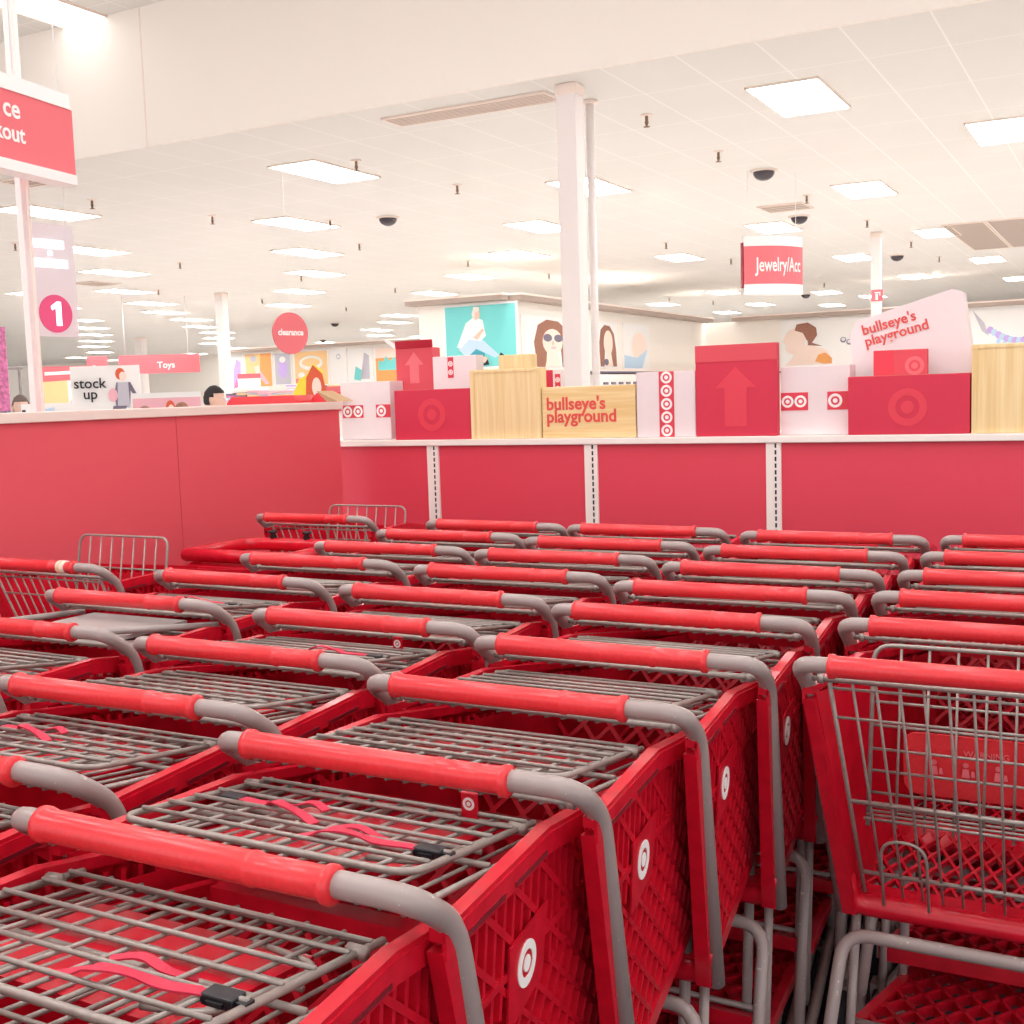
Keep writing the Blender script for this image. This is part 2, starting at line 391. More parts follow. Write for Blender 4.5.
def base_cart(kind):
    t = empty('shopping_cart', '', 'shopping cart')
    make_basket_mesh(t)
    for s in (-1, 1): emblem_part(t, s)
    # handle tube: down both rear edges of the basket
    b = MB(); b.tube(fillet([(-.252, .232, .505), (-.277, .088, .975), (-.281, .012, 1.03), (.281, .012, 1.03), (.277, .088, .975), (.252, .232, .505)], .036, 6), .0142, 'cart_grey', seg=12)
    b.build('handle_tube', t)
    b = MB()
    prof = [(.0148, -.226), (.0215, -.224), (.0215, -.216), (.0188, -.212), (.0178, .085), (.0190, .087), (.0190, .093), (.0172, .096), (.0176, .180), (.0208, .184), (.0208, .191), (.0148, .193)]
    b.lathe(prof, (0, .008, 1.03), 'grip_red', 18, 'x'); b.build('grip', t)
    b = MB(); b.tube([(-.272, .060, .994), (.272, .060, .994)], .0048, 'wire_grey', seg=8)
    for s in (-1, 1): b.tube([(s*.246, .060, .994), (s*.256, .060, .994)], .0085, 'wire_grey', seg=8)
    b.build('hinge_bar', t)
    # under frame
    b = MB()
    b.tube(fillet([(-.262, -.005, .12), (-.238, .175, .485), (.238, .175, .485), (.262, -.005, .12)], .05), .0125, 'cart_grey', seg=8)
    for s in (-1, 1):
        b.tube(fillet([(s*.268, .02, .13), (s*.262, .12, .15), (s*.16, .84, .15), (s*.16, .88, .13)], .05), .0125, 'cart_grey', seg=8)
        b.tube([(s*.20, .55, .15), (s*.195, .62, .58)], .0105, 'cart_grey', seg=8)
        b.tube([(s*.235, .17, .15), (s*.228, .24, .50)], .009, 'cart_grey', seg=8)
    b.tube([(-.23, .22, .29), (.23, .22, .29)], .006, 'cart_grey', seg=6)
    b.build('under_frame', t)
    b = MB(); tp = [(-.235, .2), (.235, .2), (.16, .8), (-.16, .8)]; tf = lambda x, y: Vector((x, y, .27-(y-.2)*.15))
    for an in (62, -62): lattice(b, tp, math.radians(an), .05, tf, (0, .15, 1), .009, .02, 'cart_red')
    for i in range(4): b.bar(tf(*tp[i]), tf(*tp[(i+1) % 4]), .02, .03, (0, .15, 1), 'cart_red')
    b.build('lower_tray', t)
    for x, y in ((-.268, .02), (.268, .02), (-.16, .88), (.16, .88)):
        b = MB(); b.box((x-.022, y-.02, .10), (x+.022, y+.02, .125), 'cart_grey')
        for q in (-1, 1): b.hexa([Vector((x+q*a, y+c, d)) for a, c, d in ((.016, -.03, .05), (.021, -.03, .05), (.021, -.008, .05), (.016, -.008, .05), (.016, -.02, .115), (.021, -.02, .115), (.021, .02, .115), (.016, .02, .115))], 'cart_grey')
        c = b.build('caster', t)
        b = MB(); b.lathe([(.012, -.014), (.05, -.014), (.054, -.008), (.054, .008), (.05, .014), (.012, .014)], (x, y-.018, .061), 'tyre', 16, 'x'); b.build('wheel', c)
    if kind in ('nested', 'tray'):
        fn = lambda v, o: (0, .06+.375*v, .988-.056*v+o)
        gate_mesh(t, fn, .236, .222, 17, ((.12, 0), (.5, 1), (.98, 1)))
        fn2 = lambda v, o: (0, .108+.285*v, 1.006-.042*v+o)
        if kind == 'nested':
            seatback_mesh(t, fn2, .212, 9, (.14, .3, .46, .62, .80, .93))
            b = MB(); b.tube(fillet([(.12, .16, .99), (.19, .17, .992), (.20, .31, .972), (.10, .33, .968)], .03), .0036, 'wire_grey', 6)
            b.tube([(-.2, .28, .965), (.2, .28, .965)], .0036, 'wire_grey', 6)
            for s in (-1, 1): b.tube([(s*.200, .350, .972), (s*.222, .352, .970)], .0075, 'wire_grey', 8)
            b.build('seat_hinge', t)
        else:
            b = MB(); P = [(-.25, .10, .985), (.10, .08, 1.0), (.25, .30, .985)]
            b.tube(fillet([(-.24, .42, .975), (-.24, .10, 1.0), (.08, .10, 1.0), (.24, .40, .975)], .12, 8), .008, 'tray_grey', 8)
            b.box((-.18, .18, .972), (.14, .40, .980), 'tray_grey'); b.build('seat_tray', t)
        b = MB()
        b.hexa([Vector(p) for p in ((-.15, .17, .965), (.15, .17, .965), (.15, .36, .945), (-.15, .36, .945), (-.15, .17, .970), (.15, .17, .970), (.15, .36, .950), (-.15, .36, .950))], 'cart_red')
        b.build('seat_flap', t)
    else:
        fn = lambda v, o: (0, .06+.175*v, .990-.445*v+o*.3)
        gate_mesh(t, fn, .236, .212, 13, ((.03, 0), (.16, 0), (.55, 1), (.90, 1)))
        seatback_mesh(t, lambda v, o: (0, .315-.06*v+o, 1.045-.33*v), .200, 8, (.32, .45, .58, .70, .82, .97))
        b = MB()
        for s in (-1, 1):
            b.tube(fillet([(s*.17, .20, .54), (s*.17, .16, .68), (s*.09, .16, .68), (s*.09, .20, .54)], .04), .003, 'wire_grey', 6)
        for k in range(5): b.tube([(-.2, .17+k*.022, .713), (.2, .17+k*.022, .713)], .0026, 'wire_grey', 6)
        b.build('seat_shelf', t)
        b = MB()
        def pf(u, v, d): return (u, .252+d-(.83-v)*-.1, v)
        c = []
        for cx, cz, a0 in ((.12, .835, 0), (-.12, .835, 90), (-.12, .765, 180), (.12, .765, 270)):
            for k in range(5): a = math.radians(a0+k*22.5); c.append((cx+.025*math.cos(a), cz+.025*math.sin(a)))
        b.poly(c, 'grip_red', pf, .006); pl = b.build('seat_flap', t)
        tag(pl, 'bright red warning plate with pale pictograms')
        text('warning_text', 'WARNING', .016, 'sign_red', (0, .2475, .825), (PI/2, 0, 0), pl, .0003, 0, 'CENTER')
        for k in range(4):
            b = MB()
            x = -.09+k*.055; qf = lambda u, v, d: (u, .2485+d, v)
            b.disc((x, .808), .005, 'sign_red', qf, .0006, 10); b.poly([(x-.007, .785), (x+.007, .785), (x+.005, .801), (x-.005, .801)], 'sign_red', qf, .0006)
            b.poly([(x+.009, .787), (x+.016, .787), (x+.014, .798), (x+.010, .798)], 'sign_red', qf, .0006)
            b.build('pictogram', pl)
    return t
def add_strap(t, k):
    """crumpled safety strap and buckle lying on the folded seat grid"""
    x, y = [(-.16, .18), (.02, .15), (.0, .22), (-.08, .20)][k % 4]; fl = 1 if k % 2 else -1
    if fl < 0: x = -x
    h = lambda yy, dz=0: 1.011-.147*(yy-.108)+dz
    P = lambda dx, dy, dz=0: (x+dx*fl, y+dy, h(y+dy, dz))
    b = MB(); ribbon(b, fillet([P(0, 0, -.004), P(.03, .01, .004), P(.055, .0, .016), (P(.075, .015, .012)), P(.095, .03, .001), P(.12, .025, .003), P(.15, .04, 0)], .02, 4), .014, 'strap')
    ribbon(b, fillet([P(.02, .05), P(.05, .065, .006), P(.08, .06, -.003), P(.10, .08, -.012)], .02, 4), .012, 'strap'); s = b.build('strap', t); tag(s, 'pinkish red child safety strap')
    b = MB(); X, Y, z = P(.165, .042)
    b.bbox((X-.018, Y-.010, z-.008), (X+.018, Y+.010, z+.003), .002, 'black'); b.box((X+.018, Y-.006, z-.006), (X+.030, Y+.006, z), 'black'); b.box((X-.009, Y-.013, z-.005), (X+.009, Y+.013, z-.001), 'black')
    tag(b.build('buckle', s), 'black plastic buckle')
def add_tag(t, x):
    b = MB(); b.bbox((x-.012, .028, .955), (x+.012, .034, 1.0), .002, 'cart_red'); g = b.build('hang_tag', t); tag(g, 'small red tag with white emblem')
    fn = lambda u, v, d: (x+u, .028-d, .985+v); b = MB(); b.ring((0, 0), .005, .0085, 'white', fn, .0006); b.disc((0, 0), .003, 'white', fn, .0006); b.build('tag_emblem', g)

protos = {}
for k in ('nested', 'tray', 'open'): protos[k] = base_cart(k)
index_kids()
used = set()
def place(kind, x, y, label, group, rz=0):
    p = protos[kind]
    if kind in used: o = copy_tree(p)
    else: o = p; used.add(kind)
    o.location = (x, y, 0); o.rotation_euler = (0, 0, rz); o['label'] = label; o['group'] = group; return o
G = 'nested shopping carts'
rows = {
 'A': ('emblem row', [(-1.14, .18), (-1.14, .53), (-1.15, .88), (-1.138, 1.22), (-1.133, 1.58), (-1.12, 1.92), (-1.13, 2.28), (-1.12, 2.61), (-1.12, 2.94), (-1.12, 3.28), (-1.12, 3.65)], 2),
 'B': ('row left of the emblem row', [(-1.76, .65), (-1.76, 1.0), (-1.76, 1.34), (-1.78, 1.68), (-1.755, 2.01), (-1.765, 2.35), (-1.765, 2.70), (-1.76, 3.03), (-1.75, 3.34), (-1.765, 3.70)], 1),
 'C': ('row nearest the left partition', [(-2.46, 1.36), (-2.46, 1.71), (-2.48, 2.05), (-2.45, 2.40), (-2.44, 2.75), (-2.39, 3.06), (-2.38, 3.40), (-2.365, 3.71)], 1)}
rnd = random.Random(3); first_row = {}
for rk, (rn, cs, hidden) in rows.items():
    n = len(cs)
    for i, (x, y) in enumerate(cs):
        far = n-1-i
        kind = 'tray' if (rk == 'C' and i == 1) else 'nested'
        if far == 0: lab = 'red shopping cart at the far end of the %s' % rn
        else: lab = 'red shopping cart, %s from the far end, %s' % (ORD[far], rn)
        o = place(kind, x+.268, y, lab, G, rnd.uniform(-.008, .008)); first_row[(rk, i)] = o
R0 = place('open', -.515+.281, 1.955, 'red shopping cart with its wire gate hanging down, nearest in the right-hand row', G)
for i, y in enumerate((2.32, 2.65, 2.97, 3.31, 3.68)):
    lab = 'red shopping cart, %s behind the open-gated cart in the right-hand row' % ORD[i] if i < 4 else 'red shopping cart at the far end of the right-hand row by the back panels'
    first_row[('R', i)] = place('nested', -.518+.280, y, lab, G, rnd.uniform(-.006, .006))
for ch in R0.children:
    if ch.name.startswith('seat_back'): ch.location = (0, -.05, -.028)
D0 = place('open', -3.0, 2.43, 'loose red cart with stickered handle and raised wire seat back by left partition', G)
L0 = place('open', -2.985, 3.78, 'loose red cart with raised wire seat back in the corner of the two partitions', G)
for ch in D0.children:
    if ch.name.startswith('seat_back'): ch.location = (.04, .03, .035)
for ch in L0.children:
    if ch.name.startswith('seat_back'): ch.location = (.03, .06, 0)
b = MB(); b.lathe([(.0196, -.0), (.0196, .032)], (.125, .008, 1.03), 'cream', 18, 'x'); b.lathe([(.0199, .010), (.0199, .02)], (.125, .008, 1.03), 'orange_pale', 18, 'x'); tag(b.build('sticker', D0), 'white and yellow sticker wrapped round the grip')
for i, (key, k) in enumerate((((('A', 1)), 1), (('A', 2), 1), (('A', 2), 2), (('B', 3), 1), (('B', 1), 2), (('C', 2), 1))):
    add_strap(first_row[key], k)
add_tag(first_row[('A', 3)], .12)
add_tag(first_row[('B', 4)], .1)

def toddler_cart():
    t = empty('toddler_seat_cart', 'red moulded plastic child seat top with black knobs by the left partition', 'shopping cart', (-2.99, 3.33, 0))
    b = MB(); b.bbox((-.27, 0, .82), (.27, .40, .90), .03, 'cart_red')
    b.tube(fillet([(-.25, .02, .93), (-.25, .38, .93), (.25, .38, .93), (.25, .02, .93)], .08), .026, 'cart_red', 10, closed=True); b.build('seat_shell', t)
    b = MB(); b.bbox((-.22, .10, .55), (.22, .34, .83), .02, 'cart_red'); b.build('body', t)
    for x in (-.12, .05):
        b = MB(); b.lathe([(.012, 0), (.016, .01), (.010, .022), (.02, .028), (.014, .036)], (x, .38, .95), 'black', 10); b.build('knob', t)
    b = MB()
    for s in (-1, 1): b.tube(fillet([(s*.22, .02, .11), (s*.2, .10, .5), (s*.2, .34, .5), (s*.22, .38, .11)], .05), .0125, 'cart_grey')
    b.build('under_frame', t)
    for x in (-.22, .22):
        for y in (.02, .38):
            b = MB(); b.lathe([(.012, -.014), (.05, -.014), (.053, 0), (.05, .014), (.012, .014)], (x, y, .06), 'tyre', 14, 'x'); b.build('wheel', t)
toddler_cart()

# ------------------------------------------------------------------ boxes on the display unit
def emblem(name, parent, cx, cz, y, r, m='white', t=.002, core=None):
    fn = lambda u, v, d: (cx+u, y-d, cz+v); b = MB(); b.ring((0, 0), r*.62, r, m, fn, t); b.disc((0, 0), r*.34, m, fn, t); return b.build(name, parent)
TOP = 1.284
def tape(t, x0, x1, z0, z1, y, cs, r):
    b = MB(); b.box((x0, y-.002, z0), (x1, y, z1), 'tape_red'); tp = b.build('tape', t)
    fn = lambda u, v, d: (u, y-.002-d, v)
    for cx, cz in cs:
        b = MB(); b.ring((cx, cz), r*.62, r, 'white', fn, .001); b.disc((cx, cz), r*.34, 'white', fn, .001); tag(b.build('emblem', tp), 'white ring and dot emblem')
def carton(name, label, cat, x0, x1, z1, y0, dep, m, z0=TOP, lid=True, group=None):
    t = empty(name, label, cat, ((x0+x1)/2, y0+dep/2, z0), 0, group); hw = (x1-x0)/2; h = z1-z0
    b = MB(); b.bbox((-hw, -dep/2, 0), (hw, dep/2, h), .003, m); b.build('body', t)
    if lid:
        b = MB(); b.box((-hw+.002, -.003, h), (hw-.002, .003, h+.001), 'cardboard'); b.build('lid_seam', t)
    return t, hw, h, -dep/2
def boxes():
    t, hw, h, y = carton('cardboard_box', 'white cardboard box with two emblem tapes beside the left partition end', 'box', -3.93, -3.60, 1.60, 5.32, .25, 'box_white')
    tape(t, -.155, -.015, .12, .19, y, [(-.12, .155), (-.05, .155)], .031); tape(t, .07, hw, .12, .19, y, [(.105, .155)], .031)
    t, hw, h, y = carton('cardboard_box', 'wide red box with tone-on-tone emblem in front of tall open red box', 'box', -3.50, -3.035, 1.545, 5.21, .10, 'box_red')
    e = emblem('emblem', t, .0, .13, y, .085, 'emboss', .0015)
    # tall open red box with flaps
    t, hw, h, y = carton('cardboard_box', 'tall pinkish red box with opened top flaps', 'box', -3.64, -3.40, 1.775, 5.45, .08, 'box_red_light', z0=TOP, lid=False)
    b = MB(); b.box((-hw+.01, y+.01, h), (hw-.01, -y-.01, h+.002), 'cardboard'); b.build('inside', t)
    b = MB(); b.hexa([(-hw, y, h), (hw, y, h), (hw, y+.004, h), (-hw, y+.004, h), (-hw+.03, y-.05, h+.04), (hw+.03, y-.05, h+.04), (hw+.03, y-.046, h+.04), (-hw+.03, y-.046, h+.04)], 'box_red'); b.build('flap', t)
    b = MB(); b.hexa([(-hw-.004, y, h), (-hw, y, h), (-hw, -y, h), (-hw-.004, -y, h), (-hw-.09, y, h+.06), (-hw-.086, y, h+.06), (-hw-.086, -y, h+.05), (-hw-.09, -y, h+.05)], 'box_white'); tag(b.build('flap', t), 'flap showing its white inside')
    fn = lambda u, v, d: (u, y-d, v); b = MB(); b.poly([(-.03, .3), (.03, .3), (.03, .40), (.06, .40), (0, .47), (-.06, .40), (-.03, .40)], 'sign_red', fn, .001); b.build('arrow_mark', t)
    t, hw, h, y = carton('cardboard_box', 'white box with short emblem tape behind the tall wooden crate', 'box', -3.37, -3.10, 1.72, 5.40, .08, 'box_white')
    tape(t, -.04, -.005, .32, .43, y, [(-.0225, .35), (-.0225, .395)], .014)
    # wooden crates
    t, hw, h, y = carton('wooden_crate', 'tall pale wooden crate left of the wooden sign box', 'crate', -3.03, -2.628, 1.635, 5.21, .07, 'wood_v', lid=False)
    b = MB()
    for x in (-hw+.012, hw-.012): b.box((x-.012, y-.004, 0), (x+.012, y+.002, h-.003), 'wood_v')
    b.box((-hw+.024, y-.003, h-.016), (hw-.024, y+.002, h-.004), 'wood_v'); b.build('edge_strip', t)
    t, hw, h, y = carton('wooden_block', 'small pale wooden block behind the top of the tall crate', 'crate', -3.02, -2.83, 1.715, 5.50, .08, 'wood_v', lid=False)
    t, hw, h, y = carton('cardboard_box', 'small red and white box behind the wooden sign box', 'box', -2.76, -2.655, 1.625, 5.50, .05, 'box_white')
    b = MB(); b.box((-hw, y-.002, 0), (-hw+.06, y, h), 'box_red'); b.build('red_panel', t); tape(t, .02, .05, .2, .32, y, [(.035, .29), (.035, .245)], .013)
    t, hw, h, y = carton('wooden_sign_box', 'wooden box lettered bullseye\'s playground in red', 'sign', -2.622, -2.125, 1.535, 5.21, .2, 'wood_h', lid=False)
    text('lettering', "bullseye's\nplayground", .086, 'text_red', (-.225, y-.001, .14), (PI/2, 0, 0), t, .001, .0022, 'LEFT', .98, .72)
    t, hw, h, y = carton('cardboard_box', 'white box with a vertical strip of ring emblems', 'box', -2.118, -1.825, 1.59, 5.21, .12, 'box_white')
    tape(t, -.032, .042, 0, h, y, [(.005, .03+.062*k) for k in range(5)], .028)
    t, hw, h, y = carton('cardboard_box', 'tall red box with an upward arrow', 'box', -1.82, -1.44, 1.70, 5.20, .05, 'box_red')
    b = MB(); b.box((-hw, y-.0015, h-.075), (hw, y, h), 'box_red_light'); b.build('tape_band', t)
    fn = lambda u, v, d: (u, y-d, v); b = MB(); b.poly([(-.052, .045), (.052, .045), (.052, .22), (.095, .22), (0, .315), (-.095, .22), (-.052, .22)], 'emboss', fn, .0015); tag(b.build('arrow_mark', t), 'brighter red arrow pointing up')
    t, hw, h, y = carton('cardboard_box', 'white box with two emblem tapes right of the arrow box', 'box', -1.435, -1.13, 1.59, 5.25, .12, 'box_white')
    tape(t, -hw, -.03, .11, .19, y, [(-.122, .15), (-.064, .15)], .027); tape(t, .055, hw, .11, .19, y, [(.09, .15)], .031)
    t, hw, h, y = carton('cardboard_box', 'wide red box with tone-on-tone emblem left of the right-hand crate', 'box', -1.125, -.628, 1.535, 5.19, .11, 'box_red')
    emblem('emblem', t, .0, .115, y, .080, 'emboss', .0015)
    t, hw, h, y = carton('cardboard_box', 'small pinkish red box standing above the wide emblem box', 'box', -1.04, -.815, 1.645, 5.31, .035, 'box_red_light')
    emblem('emblem', t, .06, h-.07, y, .04, 'sign_red', .0015)
    b = MB(); b.box((-hw, y-.001, 0), (-hw+.085, y, h), 'emboss'); b.build('side_fold', t)
    t, hw, h, y = carton('wooden_crate', 'tall pale wooden crate at the right edge', 'crate', -.622, -.15, 1.65, 5.20, .28, 'wood_v', lid=False)
    b = MB(); b.box((-hw+.02, y-.003, h-.016), (hw, y+.002, h-.004), 'wood_v'); b.box((-hw, y-.004, 0), (-hw+.02, y+.002, h-.003), 'wood_v'); b.build('edge_strip', t)
    # slanted white sign
    t = empty('slanted_sign', 'white padded sign with slanted top lettered bullseye\'s playground', 'sign', (-.93, 5.46, TOP))
    b = MB(); fn = lambda u, v, d: (u, .05*(-1+2*d), v)
    b.poly([(-.175, 0), (.32, 0), (.30, .22), (.245, .60), (.20, .615), (-.20, .50), (-.235, .44), (-.205, .15)], 'box_white', fn, 1); b.build('board', t)
    text('lettering', "bullseye's\nplayground", .064, 'text_red', (-.175, -.052, .435), (PI/2, math.radians(-14), 0), t, .001, .0012, 'LEFT', .98, .82)
    # broken flap at end of left partition
    t = empty('cardboard_flap', 'folded kraft cardboard sheet leaning at the end of the left partition', 'cardboard', (-3.80, 5.24, 1.498))
    b = MB(); b.hexa([(-.12, -.06, .0), (-.02, -.1, 0), (-.02, .05, 0), (-.12, .05, 0), (-.17, -.06, .055), (-.16, -.1, .06), (-.16, .05, .06), (-.17, .05, .055)], 'cardboard'); b.build('sheet', t)
boxes()

# ------------------------------------------------------------------ ceiling fittings
L = [(-7.91,10.62),(-10.51,13.39),(-12.3,10.63),(-14.78,13.51),(-16.83,15.99),(-19.43,18.71),(-21.27,21.32),(-23.09,23.61),(-12.41,16.07),(-14.32,18.77),(-16.91,21.53),(-19.55,24.38),
(-5.97,13.32),(-7.98,15.96),(-9.84,18.85),(-12.41,21.53),(-15.06,24.36),(-16.44,26.4),(-19.76,29.91),(-21.67,32.49),(-24.4,35.4),(-26.42,38.53),(-7.77,21.43),(-10.27,24.33),(-12.38,32.65),(-9.7,29.99),(-10.25,35.25),(-12.15,37.94),
(-5.16,18.54),(-2.67,10.46),(-1.27,13.06),(-3.2,15.8),(-3.08,21.11),(-2.88,26.55),(-5.07,23.99),(-4.79,29.37),(-7.57,32.39),(-6.87,35.03),(-8.63,37.66),(-14.28,40.6),
(-24.59,26.2),(-26.64,28.8),(-28.52,31.6),(-30.91,34.3),(-33.77,37.2),(-31.5,28.8),(-34.45,31.6),(-37.58,34.3),(-41.35,38.1),(-26.54,23.8),(-21.07,17.8),(-23.6,20.4),(-2.78,32.12),(-29.0,26.3),(-16.2,10.65),(-.6,18.6),(-.9,24.2),(1.2,13.0),(1.6,18.6),(3.5,15.8)]
def make_light(m, name='ceiling_light'):
    t = empty(name, '', 'light')
    b = MB()
    for lo, hi in (((-.31, -.61, -.02), (-.295, .61, .0)), ((.295, -.61, -.02), (.31, .61, 0)), ((-.31, -.61, -.02), (.31, -.595, 0)), ((-.31, .595, -.02), (.31, .61, 0))): b.box(lo, hi, 'cream')
    b.build('frame', t)
    b = MB(); b.box((-.295, -.595, -.012), (.295, .595, -.004), m); b.build('diffuser', t)
    return t
def fittings():
    p = make_light('lamp'); index_kids()
    L.extend([(-36, 41), (-31, 41.2), (-26, 41), (-41, 43.8), (-35, 43.8), (-29, 43.8), (-46, 41), (-22, 38.5), (-18, 35.5), (-14.5, 35.4), (-17, 38.3), (2, 24), (2, 29.2), (-.5, 29.3), (-45, 35), (-50, 38)])  # extra panels added to brighten the dim far store and poster walls
    L.sort(key=lambda q: (round((q[1]-10.6)/2.7), q[0])); cnt = {}
    for i, (x, y) in enumerate(L):
        o = p if i == 0 else copy_tree(p); r = round((y-10.6)/2.7); k = cnt.get(r, 0); cnt[r] = k+1
        o.location = (x, y, 3.999); o['label'] = 'white ceiling light panel, %s from left, %s row beyond the beam' % (ORD[k], ORD[min(r, 12)])
        o['group'] = 'recessed ceiling light panels'
    q = make_light('lamp_added'); index_kids(); names = {(-9.25, 8.0): 'ceiling light panel on the higher ceiling above the red hanging sign'}
    q0 = make_light('lamp_dim'); q0.location = (-9.25, 8.0, 5.299); tag(q0, names[(-9.25, 8.0)], None, 'light panels of the higher ceiling')
    pts = [(-6.9, 1.2), (4.6, 1.2), (-4.5, -1.2), (-6.2, 4.2), (-3.4, 1.4), (-1.2, 1.4), (.9, 1.4), (-3.4, 3.9), (-1.2, 3.9), (.9, 3.9), (-2.3, -1.2), (0, -1.2), (-5.6, 1.2), (2.6, 2.6)]  # panels out of view, added densely to light the carts and give highlights
    for i, (x, y) in enumerate(pts):
        o = q if i == 0 else copy_tree(q); o.location = (x, y, 5.299); o['group'] = 'light panels of the higher ceiling'
        o['label'] = names.get((x, y), 'unseen light panel added to the higher ceiling over the carts')
    # domes
    pr = None
    ds = [(-9.23,13.77,'dark camera dome alone in the middle of the ceiling left of the column'),(-3.91,13.65,'dark camera dome above the hanging jewelry sign'),(-4.52,17.62,'dark camera dome next to the small ceiling vent'),(-4.3,24.27,'dark camera dome just right of the right-hand column'),(-8.19,32.58,'dark camera dome below the hanging jewelry sign'),(-23.13,31.18,'tiny dark camera dome right of the clearance disc'),(-29.72,39.2,'tiniest dark camera dome low beyond the clearance disc')]
    for x, y, lab in ds:
        if pr is None:
            t = empty('camera_dome', lab, 'camera'); b = MB(); b.lathe([(.125*math.cos(a), -.125*.8*math.sin(a)-.02) for a in [k*PI/2/8 for k in range(8)]]+[(.01, -.119)], (0, 0, 0), 'dome', 20); b.build('dome', t)
            b = MB(); b.lathe([(.16, -.02), (.16, 0)], (0, 0, 0), 'cream', 20); b.build('mount_ring', t); pr = t; index_kids(); o = t
        else: o = copy_tree(pr)
        o.location = (x, y, 3.998); o['label'] = lab; o['group'] = 'camera domes'
    sp = [(-7.3,10.34),(-7.19,12.22),(-10.95,12.16),(-11.18,10.33),(-4.02,10.27),(-4.0,12.27),(-3.94,15.75),(-3.77,18.77),(-3.68,22.13),(-3.65,25.22),(-11.11,15.72),(-11.03,19.04),(-10.98,22.31),(-7.18,19.13),(-14.96,22.49),(-18.95,26.08),(-9.98,13.45),(-14.92,15.68),(-14.81,18.92),(-18.77,22.43),(-18.74,18.99),(-7.08,22.4),(-11.32,30.31),(-10.91,32.79),(-6.94,29.41),(-14.92,12.25)]
    sp.sort(key=lambda q: (round(q[0]/3.7), q[1])); cnt = {}
    t = empty('fire_sprinkler', '', 'sprinkler'); b = MB(); b.lathe([(.055, 0), (.05, -.008), (.014, -.012)], (0, 0, 0), 'cream', 12); b.build('escutcheon', t)
    b = MB(); b.lathe([(.014, -.01), (.014, -.06), (.02, -.065), (.008, -.10), (.03, -.105), (.03, -.11)], (0, 0, 0), 'brass', 10); b.build('head', t); index_kids()
    for i, (x, y) in enumerate(sp):
        o = t if i == 0 else copy_tree(t); c = round(x/3.7); k = cnt.get(c, 0); cnt[c] = k+1; ci = sorted({round(a[0]/3.7) for a in sp}).index(c)
        o.location = (x, y, 3.998); o['label'] = 'small ceiling sprinkler, %s going back in the %s line from the left' % (ORD[k], ORD[ci]); o['group'] = 'ceiling sprinklers'
    # vents
    def vent(name, lab, x0, y0, x1, y1, n, m='vent_grey'):
        t = empty(name, lab, 'vent', ((x0+x1)/2, (y0+y1)/2, 3.998)); hx, hy = (x1-x0)/2, (y1-y0)/2
        b = MB(); b.box((-hx, -hy, -.012), (hx, hy, -.002), m); b.build('grille', t)
        b = MB(); w_ = .02
        for lo, hi in (((-hx-w_, -hy-w_), (hx+w_, -hy)), ((-hx-w_, hy), (hx+w_, hy+w_)), ((-hx-w_, -hy), (-hx, hy)), ((hx, -hy), (hx+w_, hy))): b.box(lo+(-.018,), hi+(0,), 'cream')
        b.build('frame', t)
        if n:
            b = MB()
            for k in range(n): yy = -hy+(k+.5)*2*hy/n; b.box((-hx, yy-.006, -.016), (hx, yy+.006, -.011), 'cream')
            b.build('slats', t)
    vent('ceiling_vent', 'long slotted ceiling vent just beyond the beam left of the column', -6.02, 8.98, -4.42, 9.27, 7)
    vent('ceiling_vent', 'small ceiling vent above the hanging jewelry sign', -4.75, 16.3, -4.15, 16.9, 4)
    vent('ceiling_vent', 'small ceiling vent right of the lane number sign', -18.9, 16.8, -18.3, 17.5, 3)
    vent('ceiling_vent', 'ceiling vent by the red hanging sign at the left edge', -11.0, 8.9, -10.4, 9.3, 3)
    vent('ceiling_grille', 'large grey ceiling grille near the right edge, left one of the pair', -2.88, 20.2, -2.27, 24.4, 0)
    vent('ceiling_grille', 'large grey ceiling grille cut by the right edge of the photo', -2.20, 20.2, -1.0, 24.4, 0)
fittings()

